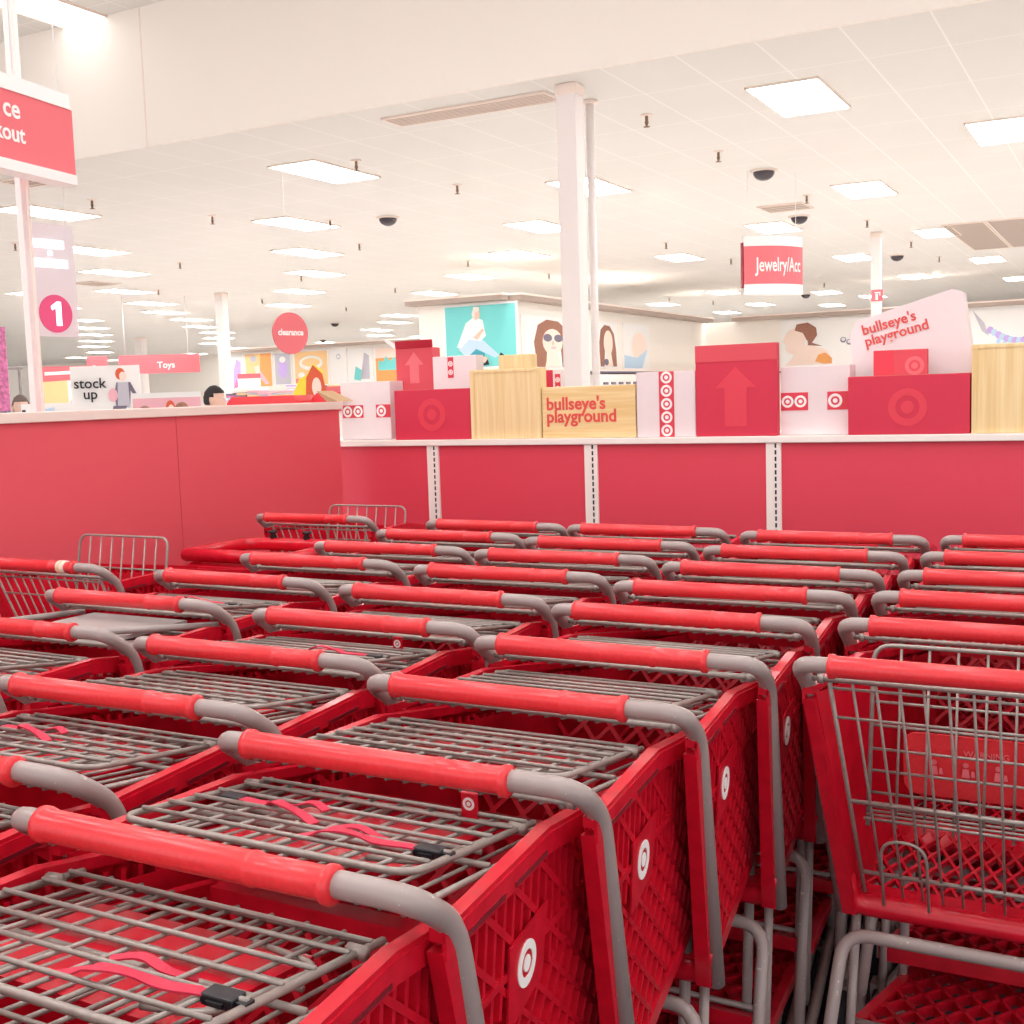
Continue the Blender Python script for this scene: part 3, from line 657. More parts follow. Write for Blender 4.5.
# ------------------------------------------------------------------ columns, poles, hanging signs
def columns():
    def col(lab, x, y, hw, h, cap=True, exit_=False):
        t = empty('column', lab, 'column', (x, y, 0)); b = MB(); b.bbox((-hw, -hw, 0), (hw, hw, h-.002), .008, 'column'); b.build('shaft', t)
        if cap: b = MB(); b.box((-hw-.005, -hw-.005, h-.09), (hw+.005, hw+.005, h-.004), 'cream'); b.build('collar', t)
        return t
    col('wide white column rising left of centre behind the wooden sign box', -4.16, 8.93, .085, 4.0)
    t = empty('pipe', 'thin white pipe beside the wide white column', 'pipe', (-4.24, 9.50, 0)); b = MB(); b.tube([(0, 0, 0), (0, 0, 3.998)], .035, 'column', 12); b.build('tube', t)
    b = MB(); b.lathe([(.075, 3.975), (.075, 3.998)], (0, 0, 0), 'cream', 16); b.build('flange', t)
    col('white column behind the slanted sign with a red extinguisher marker', -3.95, 20.4, .075, 4.0)
    t = empty('extinguisher_sign', 'small red marker sign with white fire extinguisher symbol on right-hand column', 'sign', (-3.92, 20.28, 2.86))
    b = MB(); b.box((-.09, 0, 0), (.10, .012, .19), 'sign_red'); b.build('plate', t)
    fn = lambda u, v, d: (u, -d, v); b = MB(); b.poly([(-.02, .02), (.02, .02), (.02, .12), (-.02, .12)], 'white', fn, .004); b.poly([(-.03, .13), (.06, .13), (.06, .15), (-.03, .15)], 'white', fn, .004); b.poly([(.045, .09), (.06, .09), (.06, .13), (.045, .13)], 'white', fn, .004); b.build('symbol', t)
    col('white column left of the clearance disc', -18.42, 20.6, .10, 4.0)
    col('far thin white column right of the stock up figure', -32.3, 31.7, .15, 4.0)
    col('far white column showing left of the far right poster', -1.9, 27.5, .12, 4.0)
    t = empty('pole', 'white square pole rising from behind the left partition through the red sign', 'pole', (-4.60, 3.835, 0))
    b = MB(); b.bbox((-.02, -.022, 0), (.02, .022, 5.3), .004, 'column'); b.build('shaft', t)
    b = MB(); b.box((.02, .006, .1), (.028, .02, 5.2), 'cream_light'); b.build('channel', t)
    b = MB(); b.box((-.06, -.07, 0), (.06, .07, .02), 'column'); b.build('foot_plate', t)
columns()
def hanging_signs():
    # red sign at the left edge, heading 10 degrees left of +Y
    t = empty('hanging_sign', 'red and white overhead sign ending in ce and kout at the left edge', 'sign', (-4.39, 3.95, 2.525), math.radians(100))
    # local x runs along the sign towards its far end (x=0); faces local -y... (towards the carts)
    b = MB(); b.box((-1.5, -.02, .05), (0, .02, .345), 'sign_red'); b.build('board', t)
    b = MB(); b.box((-1.5, -.025, .345), (-.02, .025, .41), 'white'); b.box((-1.5, -.05, 0), (-.03, .05, .045), 'white'); b.build('rail', t)
    text('lettering', 'ce', .115, 'white', (-.345, -.0215, .235), (PI/2, 0, 0), t, .001, .002, 'RIGHT')
    text('lettering', 'kout', .10, 'white', (-.325, -.0215, .135), (PI/2, 0, 0), t, .001, .002, 'RIGHT')
    b = MB(); b.tube([(-.35, 0, .40), (-.35, 0, 2.69)], .004, 'white', 6); b.build('hanger', t)
    # lane number panel
    t = empty('lane_sign', 'pale hanging lane panel with a magenta disc reading 1', 'sign', (-4.86, 4.2, 1.87), math.radians(84))
    b = MB(); b.box((-.13, -.008, 0), (.13, .008, .56), 'lane_panel'); b.build('panel', t)
    fn = lambda u, v, d: (u, -.008-d, v); b = MB(); b.disc((.0, .115), .095, 'lane_disc', fn, .004, 32); dd = b.build('disc', t)
    b = MB(); b.poly([(.0, .055), (.03, .055), (.03, .175), (.006, .175), (-.028, .15), (-.022, .132), (0, .143)], 'lane_glow', lambda u, v, d: (u, -.0125-d, v), .002); b.build('numeral', dd)
    b = MB(); b.box((-.115, -.0135, .44), (.07, -.008, .48), 'lane_glow'); b.box((-.02, -.0135, .405), (.0, -.008, .425), 'lane_glow'); b.box((-.115, -.0135, .345), (.085, -.008, .385), 'lane_glow'); b.build('glowing_strip', t)
    b = MB()
    for x in (-.1, .1): b.tube([(x, 0, .56), (x, 0, 3.44)], .003, 'white', 6)
    b.build('hanger', t)
    # clearance disc
    t = empty('clearance_sign', 'round red hanging disc reading clearance', 'sign', (-8.01, 10, 2.23), math.radians(72))
    fn = lambda u, v, d: (u, -.01+d, v); b = MB(); b.disc((0, 0), .22, 'sign_red', fn, .02, 40); b.build('disc', t)
    text('lettering', 'clearance', .092, 'white', (0, -.012, -.02), (PI/2, 0, 0), t, .001, .003, 'CENTER', .9)
    b = MB(); b.tube([(0, 0, .22), (0, 0, 1.77)], .0006, 'white', 6); b.build('hanger', t)
    # jewelry sign: curved lens-shaped body
    t = empty('hanging_sign', 'curved red and white hanging sign reading Jewelry', 'sign', (-3.86, 13.8, 2.58), math.radians(50))
    def arc(s, z0, z1, m, name, b, r=.0):
        n = 12; W_ = .37; vs = []
        for zz in (z0, z1):
            for k in range(n+1):
                u = -W_+2*W_*k/n; vs.append((u, -s*(.10*(1-(u/W_)**2)+.02+r), zz))
        for zz in (z0, z1):
            for k in range(n+1):
                u = -W_+2*W_*k/n; vs.append((u, -s*(.10*(1-(u/W_)**2)+.012+r), zz))
        N = n+1; fs = []
        for k in range(n): fs += [(k, k+1, N+k+1, N+k), (2*N+k, 3*N+k, 3*N+k+1, 2*N+k+1), (N+k, N+k+1, 3*N+k+1, 3*N+k), (k, 2*N+k, 2*N+k+1, k+1)]
        fs += [(0, N, 3*N, 2*N), (n, 2*N+n, 3*N+n, N+n)]
        b.add(vs, fs, m, False)
    for s in (1, -1):
        b = MB(); arc(s, .08, .38, 'sign_red', '', b, .004); b.build('red_face', t)
    b = MB(); arc(1, 0, .46, 'white', '', b); arc(-1, 0, .46, 'white', '', b)
    n = 12; b.poly([(-.37+.74*k/n, -(.10*(1-((-.37+.74*k/n)/.37)**2))) for k in range(n+1)]+[(.37-.74*k/n, (.10*(1-((.37-.74*k/n)/.37)**2))) for k in range(1, n)], 'white', lambda u, v, d: (u, v, d+.002), .01); b.build('body', t)
    b = MB(); b.box((-.385, -.018, .05), (-.37, .018, .41), 'sign_red_deep'); b.build('end_strip', t)
    tx = text('lettering', 'Jewelry/Acc', .15, 'white', (0, 0, 0), (0, 0, 0), None, .001, .002, 'CENTER', 1)
    for v in tx.data.vertices:
        u = v.co.x*.80+.03; v.co = Vector((u, -(.10*(1-min(1, (u/.37)**2))+.0265+.002*(v.co.z > 0)), .18+v.co.y*1.05))
    tx.parent = t
    b = MB()
    for x in (-.3, .3): b.tube([(x, 0, .46), (x, 0, .975)], .003, 'white', 6)
    b.build('hanger', t); t.scale = (1.1, 1.1, 1.45)
hanging_signs()

# ------------------------------------------------------------------ wall posters (flat printed panels)
def poster(lab, plane, a0, a1, z0, z1, bg, shapes, pos, t=.03):
    """plane 'y': on a wall facing -Y at y=pos, u along +X; plane 'x': on a wall facing +X at x=pos, u along +Y"""
    if plane == 'y': loc = (a0, pos, z0); fn = lambda u, v, d: (u, -d, v)
    else: loc = (pos, a0, z0); fn = lambda u, v, d: (d, u, v)
    w_, h = a1-a0, z1-z0
    o = empty('wall_poster', lab, 'poster', loc)
    b = MB(); b.poly([(-.04, -.04), (w_+.04, -.04), (w_+.04, h+.04), (-.04, h+.04)], 'white', fn, t); b.build('frame', o)
    f2 = lambda u, v, d: fn(u, v, d+t)
    b = MB(); b.poly([(0, 0), (w_, 0), (w_, h), (0, h)], bg, f2, .004)
    for i, (m, pts) in enumerate(shapes):
        f3 = lambda u, v, d, i=i: fn(u*w_, v*h, t+.004+.002*i+d)
        b.poly(pts, m, f3, .003)
    b.build('print', o); return o
def ell(cx, cy, rx, ry, n=16, a0=0, a1=360):
    return [(cx+rx*math.cos(math.radians(a0+(a1-a0)*k/n)), cy+ry*math.sin(math.radians(a0+(a1-a0)*k/n))) for k in range(n)]
def posters():
    poster('large teal poster of a seated woman in white top and jeans', 'y', -11.4, -9.93, 2.03, 3.14, 'teal', [
        ('teal_dark', [(.3, .05), (.55, .05), (.56, .22), (.42, .30), (.32, .22)]),
        ('pale_blue', [(.18, .30), (.30, .16), (.44, .30), (.70, .14), (.76, .18), (.60, .36), (.50, .48), (.30, .46)]),
        ('white', [(.16, .33), (.30, .72), (.42, .82), (.54, .76), (.58, .50), (.50, .42), (.34, .46), (.22, .32)]),
        ('skin', ell(.455, .86, .05, .09)), ('skin', [(.40, .48), (.53, .62), (.56, .60), (.46, .44)]), ('cream', [(.39, .86), (.42, .98), (.50, .98), (.50, .92), (.44, .88), (.42, .76)]),
        ('skin', [(.50, .08), (.55, .17), (.60, .14), (.58, .06)]), ('black', [(.52, .02), (.62, .03), (.60, .12), (.56, .06)]), ('black', [(.76, .16), (.86, .12), (.86, .15), (.79, .22)])], 18.8)
    face = lambda hair: [(hair, [(.25, .0), (.20, .5), (.28, .85), (.45, .97), (.68, .95), (.86, .78), (.95, .4), (.98, .0), (.75, .0), (.72, .4), (.45, .4), (.42, .0)]),
        ('skin_pale', ell(.56, .52, .20, .27)), ('skin_pale', [(.47, .32), (.66, .32), (.72, 0), (.40, 0)])]
    poster('poster of a woman with round sunglasses left of the white column', 'x', 19.3, 21.5, 2.01, 2.94, 'white', face('hair_brown')+[('shade_grey', ell(.46, .60, .085, .08)), ('shade_grey', ell(.67, .60, .085, .08)), ('pink', ell(.57, .40, .05, .025)), ('skin', ell(.56, .5, .02, .05))], -10.1)
    poster('poster of a long-haired woman looking down right of the white column', 'x', 22.5, 23.7, 2.04, 2.94, 'white', face('hair_brown')[:1]+[('skin_pale', ell(.6, .55, .2, .3)), ('skin_pale', [(.5, .3), (.72, .3), (.8, 0), (.45, 0)]), ('shade_grey', ell(.5, .1, .1, .08))], -10.1)
    poster('very pale poster of a sleeping face beside the long-haired woman poster', 'x', 24.1, 25.6, 2.01, 2.96, 'white', [('skin_pale', ell(.6, .5, .3, .35)), ('pale_blue', [(0, 0), (.7, 0), (.9, .45), (.5, .25), (0, .3)])], -10.1)
    poster('poster of a woman in profile with hair up beyond the arrow box', 'y', -8.07, -6.78, 1.96, 3.12, 'white', [
        ('skin_pale', [(.05, .05), (.30, .05), (.80, .06), (.95, .18), (.88, .34), (.70, .42), (.52, .48), (.48, .62), (.46, .80), (.30, .88), (.12, .80), (.04, .66), (.0, .56), (.06, .50), (.05, .40), (.14, .30), (.22, .28), (.16, .16)]),
        ('hair_brown', [(.28, .93), (.50, .96), (.66, .84), (.68, .68), (.58, .52), (.78, .44), (.50, .47), (.46, .62), (.40, .74), (.24, .80)]),
        ('orange', [(.64, .12), (.70, .26), (.84, .30), (.96, .18), (.96, .06), (.80, .06)]), ('white', ell(.47, .52, .03, .07))], 29.75)
    poster('narrow white poster with small dark curl right of the profile poster', 'y', -6.7, -5.2, 1.96, 3.12, 'white', [('pale_blue', [(.5, 0), (1, 0), (1, .9), (.75, .5)]), ('shade_grey', ell(.1, .55, .05, .06)), ('white', ell(.1, .56, .03, .035)), ('shade_grey', ell(.2, .50, .05, .06)), ('white', ell(.2, .51, .03, .035))], 29.75)
    poster('poster of a pale blue bead necklace behind the right-hand crate', 'y', -3.6, -1.0, 1.96, 3.2, 'skin_pale', [('white', [(0, 0), (1, 0), (1, 1), (0, 1)]), ('grey_soft', [(.02, .95), (.10, .55), (.16, .45), (.12, .7)])]+[('pale_blue' if k % 2 else 'lilac', ell(.17+.035*k, .56-.22*math.sin(PI*k/14), .03, .07, 10)) for k in range(15)]+[('pale_blue', ell(.24+.05*k, .40-.16*math.sin(PI*(k+1)/8), .02, .06, 8)) for k in range(7)], 29.75)
    L_ = [('white and violet poster of a dancing figure left of the column', -28.1+1.1, -25.9-.6+.0, [('lilac', [(.3, .1), (.6, .2), (.9, .8), (.6, .6), (.5, .95), (.3, .5)]), ('magenta', [(.2, .0), (.5, .05), (.4, .4)])], 'white')]
    poster('violet patterned poster left of the column beside clearance sign', 'y', -26.95, -26.5, 2.0, 3.08, 'white', [('lilac', [(.1, .1), (.8, .2), (.9, .8), (.5, .9), (.2, .6)]), ('magenta', [(.1, 0), (.6, .05), (.4, .3)])], 30.5)
    poster('orange poster of a leaping figure in pink', 'y', -26.35, -25.25, 2.04, 3.12, 'orange_pale', [('orange', [(.5, 0), (1, 0), (1, 1), (.6, 1)]), ('pink', [(.4, .35), (.55, .5), (.9, .08), (.75, .05), (.5, .3), (.5, .05), (.4, .02)]), ('skin_pale', [(.35, .6), (.55, .65), (.55, .35), (.42, .35)]), ('grey_soft', ell(.32, .85, .12, .1))], 30.5)
    poster('pale lilac poster right of the leaping figure poster', 'y', -25.1, -24.46, 2.08, 3.08, 'grey_soft', [('lilac', ell(.5, .5, .3, .3)), ('white', ell(.5, .8, .2, .1))], 30.5)
    poster('orange poster with a large white oval ring', 'y', -24.28, -22.97, 2.03, 3.10, 'orange_pale', [('white', ell(.5, .65, .36, .22)), ('orange_pale', ell(.5, .67, .28, .13)), ('white', ell(.2, .3, .1, .08))], 30.5)
    poster('white poster with faint sketch right of the ringed orange poster', 'y', -22.8, -22.25, 2.01, 3.10, 'white', [('grey_soft', ell(.5, .8, .15, .08)), ('white', ell(.5, .8, .1, .05))], 30.5)
    poster('pale poster with teal and grey blots above the leftmost white box', 'y', -22.13, -21.26, 2.04, 3.07, 'white', [('teal', [(.2, .1), (.5, .05), (.6, .35), (.3, .5)]), ('grey_soft', [(.5, .1), (.9, .1), (.9, .8), (.7, .9), (.6, .5)])], 30.5)
    poster('orange poster with a pale blue cloud shape', 'y', -21.1, -20.2, 2.01, 3.09, 'orange', [('skin_pale', [(0, .7), (1, .7), (1, 1), (0, 1)]), ('teal', [(.1, .35), (.9, .35), (.92, .6), (.75, .72), (.6, .6), (.45, .75), (.3, .6), (.12, .62)])], 30.5)
posters()

# ------------------------------------------------------------------ shop floor clutter beyond the left partition
def board_stand(name, lab, cat, x, y, z0, z1, w_, rz, bg, shapes, texts=(), outline=((0, 0), (1, 0), (1, 1), (0, 1))):
    t = empty(name, lab, cat, (x, y, 0), rz)
    fn = lambda u, v, d: (u, -d, v)
    b = MB(); b.poly([(-w_/2+u*w_, z0+v*(z1-z0)) for u, v in outline], bg, fn, .02); b.build('panel', t)
    b = MB(); b.tube([(0, .02, .02), (0, .02, z0+.2)], .015, 'steel', 8); b.box((-.2, -.15, 0), (.2, .18, .02), 'steel'); b.build('stand', t)
    if shapes:
        b = MB()
        for i, (m, pts) in enumerate(shapes): b.poly([(-w_/2+u*w_, z0+v*(z1-z0)) for u, v in pts], m, lambda u, v, d, i=i: (u, -.02-.002*i-d, v), .003)
        b.build('print', t)
    for body, sz, m, u, v in texts: text('lettering', body, sz, m, (-w_/2+u*w_, -.045, z0+v*(z1-z0)), (PI/2, 0, 0), t, .001, .002, 'CENTER', 1, .75)
    return t
def clutter():
    yaw = math.radians(35)
    board_stand('display_board', 'white board reading stock up with a red-haired woman in a grey vest', 'sign', -10.90, 10.1, 1.0, 2.0, .80, yaw, 'white', [
        ('hair_red', ell(.72, .90, .07, .07)), ('skin_pale', ell(.755, .87, .05, .055)), ('shade_grey', [(.66, .80), (.86, .80), (.98, .60), (.94, .58), (.86, .70), (.84, .52), (.64, .52), (.62, .66)]),
        ('grey_soft', [(.68, .80), (.83, .80), (.84, .5), (.66, .5)]), ('pink', ell(.60, .65, .07, .08)), ('shade_grey', [(.60, .52), (.80, .52), (.72, .40), (.74, .28), (.62, .26), (.55, .40)]), ('white', [(.74, .48), (.95, .5), (.96, .2), (.72, .2)])],
        [('stock\nup', .17, 'black', .28, .74)])
    board_stand('display_board', 'orange and kraft promotional board behind the lane panel', 'sign', -16.0, 14, 1.3, 2.22, .95, yaw, 'white', [('orange_pale', [(.05, .15), (.5, .15), (.5, .8), (.05, .8)]), ('sign_red', [(0, .72), (.95, .76), (.95, 1), (0, 1)]), ('sign_red', [(.6, .1), (.95, .1), (.95, .3), (.6, .3)]), ('pink', [(.55, .6), (.95, .58), (.95, .66), (.55, .68)]), ('white', [(.12, .84), (.8, .86), (.8, .92), (.12, .9)])])
    board_stand('price_board', 'low white price board reading 30 above the left partition', 'sign', -8.95, 7.6, 1.2, 1.56, .50, yaw, 'white', [('pale_blue', [(.2, .55), (.6, .5), (.6, .9), (.25, .8)]), ('navy', [(0, .5), (.12, .5), (.08, .85), (.02, .85)]), ('sign_red', [(.05, .25), (.95, .3), (.95, .4), (.05, .35)])], [('30', .11, 'shade_grey', .8, .55)])
    board_stand('price_board', 'pink board with a small portrait of a red-haired woman', 'sign', -8.85, 9, 1.1, 1.64, .68, yaw, 'pink', [('white', [(0, .9), (1, .9), (1, 1), (0, 1)]), ('hair_red', ell(.55, .70, .07, .15)), ('skin_pale', ell(.56, .65, .05, .12)), ('white', [(.45, .5), (.68, .5), (.7, .3), (.42, .3)])])
    board_stand('display_board', 'sparkling magenta banner at the far left edge', 'banner', -12.55, 9.6, 1.5, 2.52, .75, yaw, 'magenta', [])
    t = empty('aisle_sign', 'long red overhead aisle sign with small white lettering', 'sign', (-19.9, 20, 2.25), yaw)
    b = MB(); b.box((-.85, -.03, 0), (.95, .03, .42), 'sign_red'); b.box((-1.55, -.03, .0), (-1.1, .03, .42), 'sign_red'); b.build('board', t); text('lettering', 'Toys', .2, 'white', (.2, -.033, .12), (PI/2, 0, 0), t, .001, .003, 'CENTER')
    b = MB(); b.tube([(-.7, 0, .42), (-.7, 0, 1.74)], .01, 'white', 6); b.tube([(.7, 0, .42), (.7, 0, 1.74)], .01, 'white', 6); b.box((-1.12, -.01, .3), (-.83, .01, .34), 'white'); b.build('hanger', t)
    board_stand('standee', 'cut-out of a girl with long red hair in a teal top on yellow', 'standee', -7.0, 9.0, 1.2, 1.86, .34, yaw, 'yellow', [('hair_red', [(.35, .35), (.4, .8), (.6, .98), (.85, .85), (.98, .5), (.95, .3), (.75, .35)]), ('skin_pale', ell(.68, .66, .13, .14)), ('skin_pale', [(.5, .4), (.88, .4), (.9, .1), (.5, .1)]), ('teal', [(.52, .3), (.88, .3), (.86, .0), (.54, .0)])], (), ((.02, 0), (.98, 0), (.96, .5), (.86, .9), (.6, 1), (.42, .84), (.2, .78), (0, .55)))
    # small red price flags over the merchandise
    for i, (x, y, z, lab) in enumerate([(-12.05, 14, 1.95, 'red price sign just right of the dark-haired man'), (-11.25, 14.4, 1.85, 'small red price sign second right of the dark-haired man'), (-11.3, 18.5, 1.98, 'red price sign under the pale lilac poster'), (-7.95, 10.6, 1.66, 'red price sign reading 30 left of the yellow cut-out')]):
        t = empty('price_sign', lab, 'sign', (x, y, 0), yaw, 'small price signs'); b = MB(); b.box((-.17, -.01, z-.22), (.17, .01, z-.07), 'white'); b.box((-.17, -.012, z-.07), (.17, .01, z), 'sign_red'); b.build('card', t)
        b = MB(); b.tube([(0, .015, 0), (0, .015, z-.05)], .008, 'steel', 6); b.box((-.12, -.1, 0), (.12, .12, .015), 'steel'); b.build('stand', t)
        if i == 3: text('lettering', '30', .12, 'shade_grey', (0, -.012, z-.2), (PI/2, 0, 0), t, .001, .001, 'CENTER')
    # merchandise tables
    cols = ['grey_soft', 'pink', 'white', 'lilac', 'pale_blue', 'magenta', 'shade_grey', 'orange_pale']
    r = random.Random(5)
    for i, (x, y, h, lab) in enumerate([(-10.9, 13.2, 1.44, 'table of pale folded clothes behind the dark-haired man'), (-9.6, 12.4, 1.42, 'table of folded clothes left of the yellow cut-out'), (-14.3, 18.5, 1.56, 'clothes table below the leaping figure poster'), (-12.2, 18.0, 1.56, 'clothes table below the ringed orange poster'), (-13.4, 12.6, 1.42, 'clothes table left of the dark-haired man')]):
        t = empty('display_table', lab, 'table', (x, y, 0), 0); b = MB(); b.bbox((-.75, -.35, h-.06), (.75, .35, h), .01, 'frame_white'); b.build('table_top', t)
        for sx in (-.7, .7):
            for sy in (-.3, .3): b = MB(); b.box((sx-.025, sy-.025, 0), (sx+.025, sy+.025, h-.06), 'frame_white'); b.build('leg', t)
        for k in range(7):
            xx = x-.62+k*.2; hh = r.uniform(.1, .26); b = MB(); n = int(hh/.03)+1
            for q in range(n): b.bbox((-.085+r.uniform(-.006, .006), -.14, q*.03), (.085+r.uniform(-.006, .006), .14, q*.03+.028), .006, cols[(k+q+i) % 8])
            o = b.build('folded_clothes', None, (xx, y-.1, h)); tag(o, 'stack of folded clothes, %s from left on the %s' % (ORD[k], lab.replace('table of pale folded clothes', 'table').replace('table of folded clothes', 'table')), 'clothes', 'stacks of folded clothes')
    # checkout canopies: red hoods just above the partition
    for i, (x, y, w_, z, lab) in enumerate([(-5.48, 6.5, .60, 1.55, 'red rounded checkout hood with a dark slot right of the dark-haired man'), (-5.03, 6.75, .40, 1.56, 'red checkout hood nearer the end of the left partition')]):
        t = empty('checkout_counter', lab, 'counter', (x, y, 0), math.radians(10)); h = w_/2
        pts = [(-h, z-.13), (-h+.02, z-.04), (-h+.06, z), (h-.06, z), (h-.02, z-.04), (h, z-.13)]
        b = MB(); b.poly(pts, 'grip_red', lambda u, v, d: (u, d-.02, v), .3); b.build('hood', t)
        b = MB(); b.bbox((-h+.05, -.024, z-.095), (h-.05, -.018, z-.07), .002, 'black'); b.build('slot', t)
        b = MB(); b.bbox((-h, 0, 0), (h, .28, z-.13), .01, 'frame_white'); b.build('counter_body', t)
    # dark rack at far left, dotted eyewear rack by the sunglasses wall
    t = empty('garment_rack', 'dark upright rack behind the grey-haired man', 'rack', (-14.2, 11.2, 0), yaw)
    b = MB(); b.tube([(-.35, 0, 2.1), (.35, 0, 2.1)], .02, 'steel', 8)
    for s in (-.3, .3): b.tube([(s, 0, .02), (s, 0, 2.1)], .02, 'steel', 8)
    b.box((-.4, -.2, 0), (.4, .2, .03), 'steel'); b.build('frame', t)
    b = MB(); b.bbox((.02, -.1, 1.2), (.12, .1, 2.06), .02, 'shade_grey'); tag(b.build('garment', t), 'dark hanging garment')
    t = empty('eyewear_rack', 'white eyewear rack with rows of small glasses behind wooden sign box', 'rack', (-9.75, 24, 0))
    b = MB(); b.box((-.3, -2, 0), (0, 2, 1.86), 'frame_white'); b.build('body', t)
    for k in range(10):
        for j in range(3): b = MB(); b.box((0, -1.8+k*.4, 1.35+j*.15), (.03, -1.6+k*.4, 1.40+j*.15), 'shade_grey'); b.build('eyeglasses', t)
clutter()

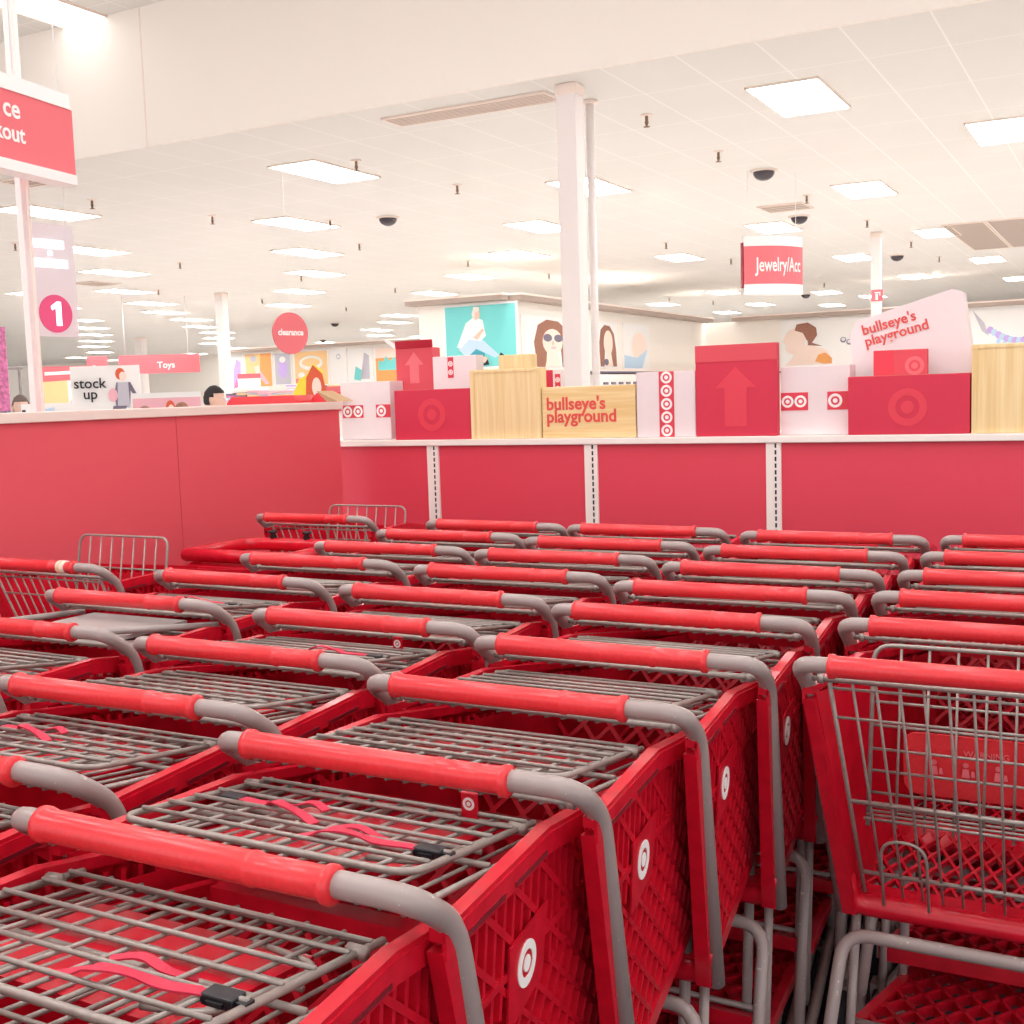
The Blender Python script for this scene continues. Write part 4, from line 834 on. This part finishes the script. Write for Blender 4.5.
# ------------------------------------------------------------------ people behind the left partition
def skin_mesh(joints, edges, name, m, sub=2):
    me = bpy.data.meshes.new(name); me.from_pydata([j[:3] for j in joints], edges, [])
    o = bpy.data.objects.new(name, me); COL.objects.link(o)
    md = o.modifiers.new('Skin', 'SKIN'); md.use_smooth_shade = True
    for i, sv in enumerate(me.skin_vertices[0].data): sv.radius = (joints[i][3], joints[i][4] if len(joints[i]) > 4 else joints[i][3]); sv.use_root = (i == 0)
    s2 = o.modifiers.new('Sub', 'SUBSURF'); s2.levels = sub; s2.render_levels = sub
    dg = bpy.context.evaluated_depsgraph_get(); dg.update(); nm = bpy.data.meshes.new_from_object(o.evaluated_get(dg)); bpy.data.objects.remove(o)
    nm.name = name; nm.materials.clear(); nm.materials.append(MATS[m]); return nm
def person(lab, x, y, top, rz, hair, shirt, long_hair=False, head_tilt=0):
    t = empty('person', lab, 'person', (x, y, 0), rz); k = top/1.75        # faces local -Y
    J = [(0, 0, .96, .15, .11), (0, 0, 1.15, .135, .10), (0, .01, 1.36, .17, .11), (0, 0, 1.48, .06), (0, -.01, 1.55, .055),
         (-.19, .01, 1.40, .055), (-.25, .02, 1.12, .042), (-.24, -.12, .90, .034), (-.235, -.17, .82, .035),
         (.19, .01, 1.40, .055), (.25, .02, 1.12, .042), (.24, -.12, .90, .034), (.235, -.17, .82, .035),
         (-.09, 0, .88, .085), (-.10, -.01, .50, .058), (-.10, .02, .09, .042), (-.10, -.14, .035, .034),
         (.09, 0, .88, .085), (.10, -.01, .50, .058), (.10, .02, .09, .042), (.10, -.14, .035, .034)]
    Eg = [(0, 1), (1, 2), (2, 3), (3, 4), (2, 5), (5, 6), (6, 7), (7, 8), (2, 9), (9, 10), (10, 11), (11, 12), (0, 13), (13, 14), (14, 15), (15, 16), (0, 17), (17, 18), (18, 19), (19, 20)]
    me = skin_mesh(J, Eg, 'body', 'skin'); bm = bmesh.new(); bm.from_mesh(me)
    # head with brow, nose, chin and ears in the same mesh
    res = bmesh.ops.create_uvsphere(bm, u_segments=28, v_segments=20, radius=1)
    for v in res['verts']:
        c = v.co.copy(); z = c.z; wx = .077*(1-.22*max(0, -z)); wy = .098
        v.co = Vector((c.x*wx, c.y*wy-.008*max(0, -z), 1.635+z*.118))
        if c.y < -.75 and abs(c.x) < .2 and -.35 < z < .12: v.co.y -= .022*(1-abs(c.x)/.2)*(1-abs(z+.15)/.28 if abs(z+.15) < .28 else 0)
        if c.y < -.6 and z < -.6: v.co.y -= .01
        if c.y < -.7 and .05 < z < .25 and .15 < abs(c.x) < .55: v.co.y += .008
    for s in (-1, 1):
        e = bmesh.ops.create_uvsphere(bm, u_segments=10, v_segments=8, radius=1)
        for v in e['verts']: v.co = Vector((s*.078+v.co.x*.010, .008+v.co.y*.018, 1.63+v.co.z*.032))
        for fgr in range(5):     # fingers: five short tapered cones at each hand
            e = bmesh.ops.create_cone(bm, cap_ends=True, segments=8, radius1=.009, radius2=.007, depth=.07 if fgr else .05)
            for v in e['verts']: v.co = Vector((s*(.235+(fgr-2)*.017)+v.co.x, -.195+v.co.y-(.01 if fgr == 0 else 0), .775+v.co.z))
    for f in bm.faces: f.smooth = True
    bm.to_mesh(me); bm.free(); o = bpy.data.objects.new('body', me); COL.objects.link(o); o.parent = t
    b = MB()
    for s in (-1, 1): b.lathe([(.0115, -.004), (.0115, .0), (.006, .004)], (s*.029, -.094, 1.648), 'white', 10, 'y'); b.lathe([(.005, -.006), (.005, -.003)], (s*.029, -.0935, 1.648), 'black', 8, 'y')
    b.build('eyes', t)
    b = MB(); b.box((-.022, -.1, 1.578), (.022, -.094, 1.584), 'rose_shirt'); b.build('mouth', t)
    # hair cap
    bm = bmesh.new(); bmesh.ops.create_uvsphere(bm, u_segments=28, v_segments=20, radius=1); rr = random.Random(1)
    dead = [v for v in bm.verts if (v.co.y < -.30 and v.co.z < .45) or (v.co.y < .15 and v.co.z < .1) or v.co.z < (-.9 if long_hair else -.5)]
    bmesh.ops.delete(bm, geom=dead, context='VERTS')
    for v in bm.verts:
        j = 1+rr.uniform(-.02, .03); v.co = Vector((v.co.x*.088*j, v.co.y*.108*j+.003, 1.645+v.co.z*(.126 if v.co.z > 0 else (.22 if long_hair else .12))*j))
    r2 = bmesh.ops.solidify(bm, geom=bm.faces[:], thickness=.012)
    for f in bm.faces: f.smooth = True
    hm = bpy.data.meshes.new('hair'); bm.to_mesh(hm); bm.free(); hm.materials.append(MATS[hair]); o = bpy.data.objects.new('hair', hm); COL.objects.link(o); o.parent = t
    sj = [(0, 0, .93, .165, .125), (0, 0, 1.15, .15, .115), (0, .01, 1.36, .185, .125), (0, .0, 1.475, .072), (-.19, .01, 1.40, .068), (-.25, .02, 1.12, .054), (-.24, -.10, .93, .045), (.19, .01, 1.40, .068), (.25, .02, 1.12, .054), (.24, -.10, .93, .045)]
    me = skin_mesh(sj, [(0, 1), (1, 2), (2, 3), (2, 4), (4, 5), (5, 6), (2, 7), (7, 8), (8, 9)], 'shirt', shirt); o = bpy.data.objects.new('shirt', me); COL.objects.link(o); o.parent = t
    tj = [(0, 0, .95, .16, .12), (-.09, 0, .86, .10), (-.10, -.01, .50, .072), (-.10, .02, .12, .06), (.09, 0, .86, .10), (.10, -.01, .50, .072), (.10, .02, .12, .06)]
    me = skin_mesh(tj, [(0, 1), (1, 2), (2, 3), (0, 4), (4, 5), (5, 6)], 'trousers', 'jeans'); o = bpy.data.objects.new('trousers', me); COL.objects.link(o); o.parent = t
    for s in (-1, 1): b = MB(); b.bbox((s*.1-.045, -.18, 0), (s*.1+.045, .07, .08), .02, 'tyre'); b.build('shoe', t)
    t.scale = (k, k, k); return t
person('person with short dark hair and dark jacket behind the left partition', -7.29, 8.0, 1.65, math.radians(108), 'hair_dark', 'navy')
person('person with tousled grey hair behind the partition at the left edge', -9.83, 8.0, 1.64, math.radians(60), 'hair_grey', 'blue_shirt')
person('person of whom only brown hair shows left of the dark-haired man', -7.69, 8.0, 1.515, math.radians(40), 'hair_brown', 'rose_shirt', True)
person('person of whom only a sliver of hair shows left of the pink board', -7.95, 7.8, 1.49, math.radians(30), 'hair_brown', 'blue_shirt', True)
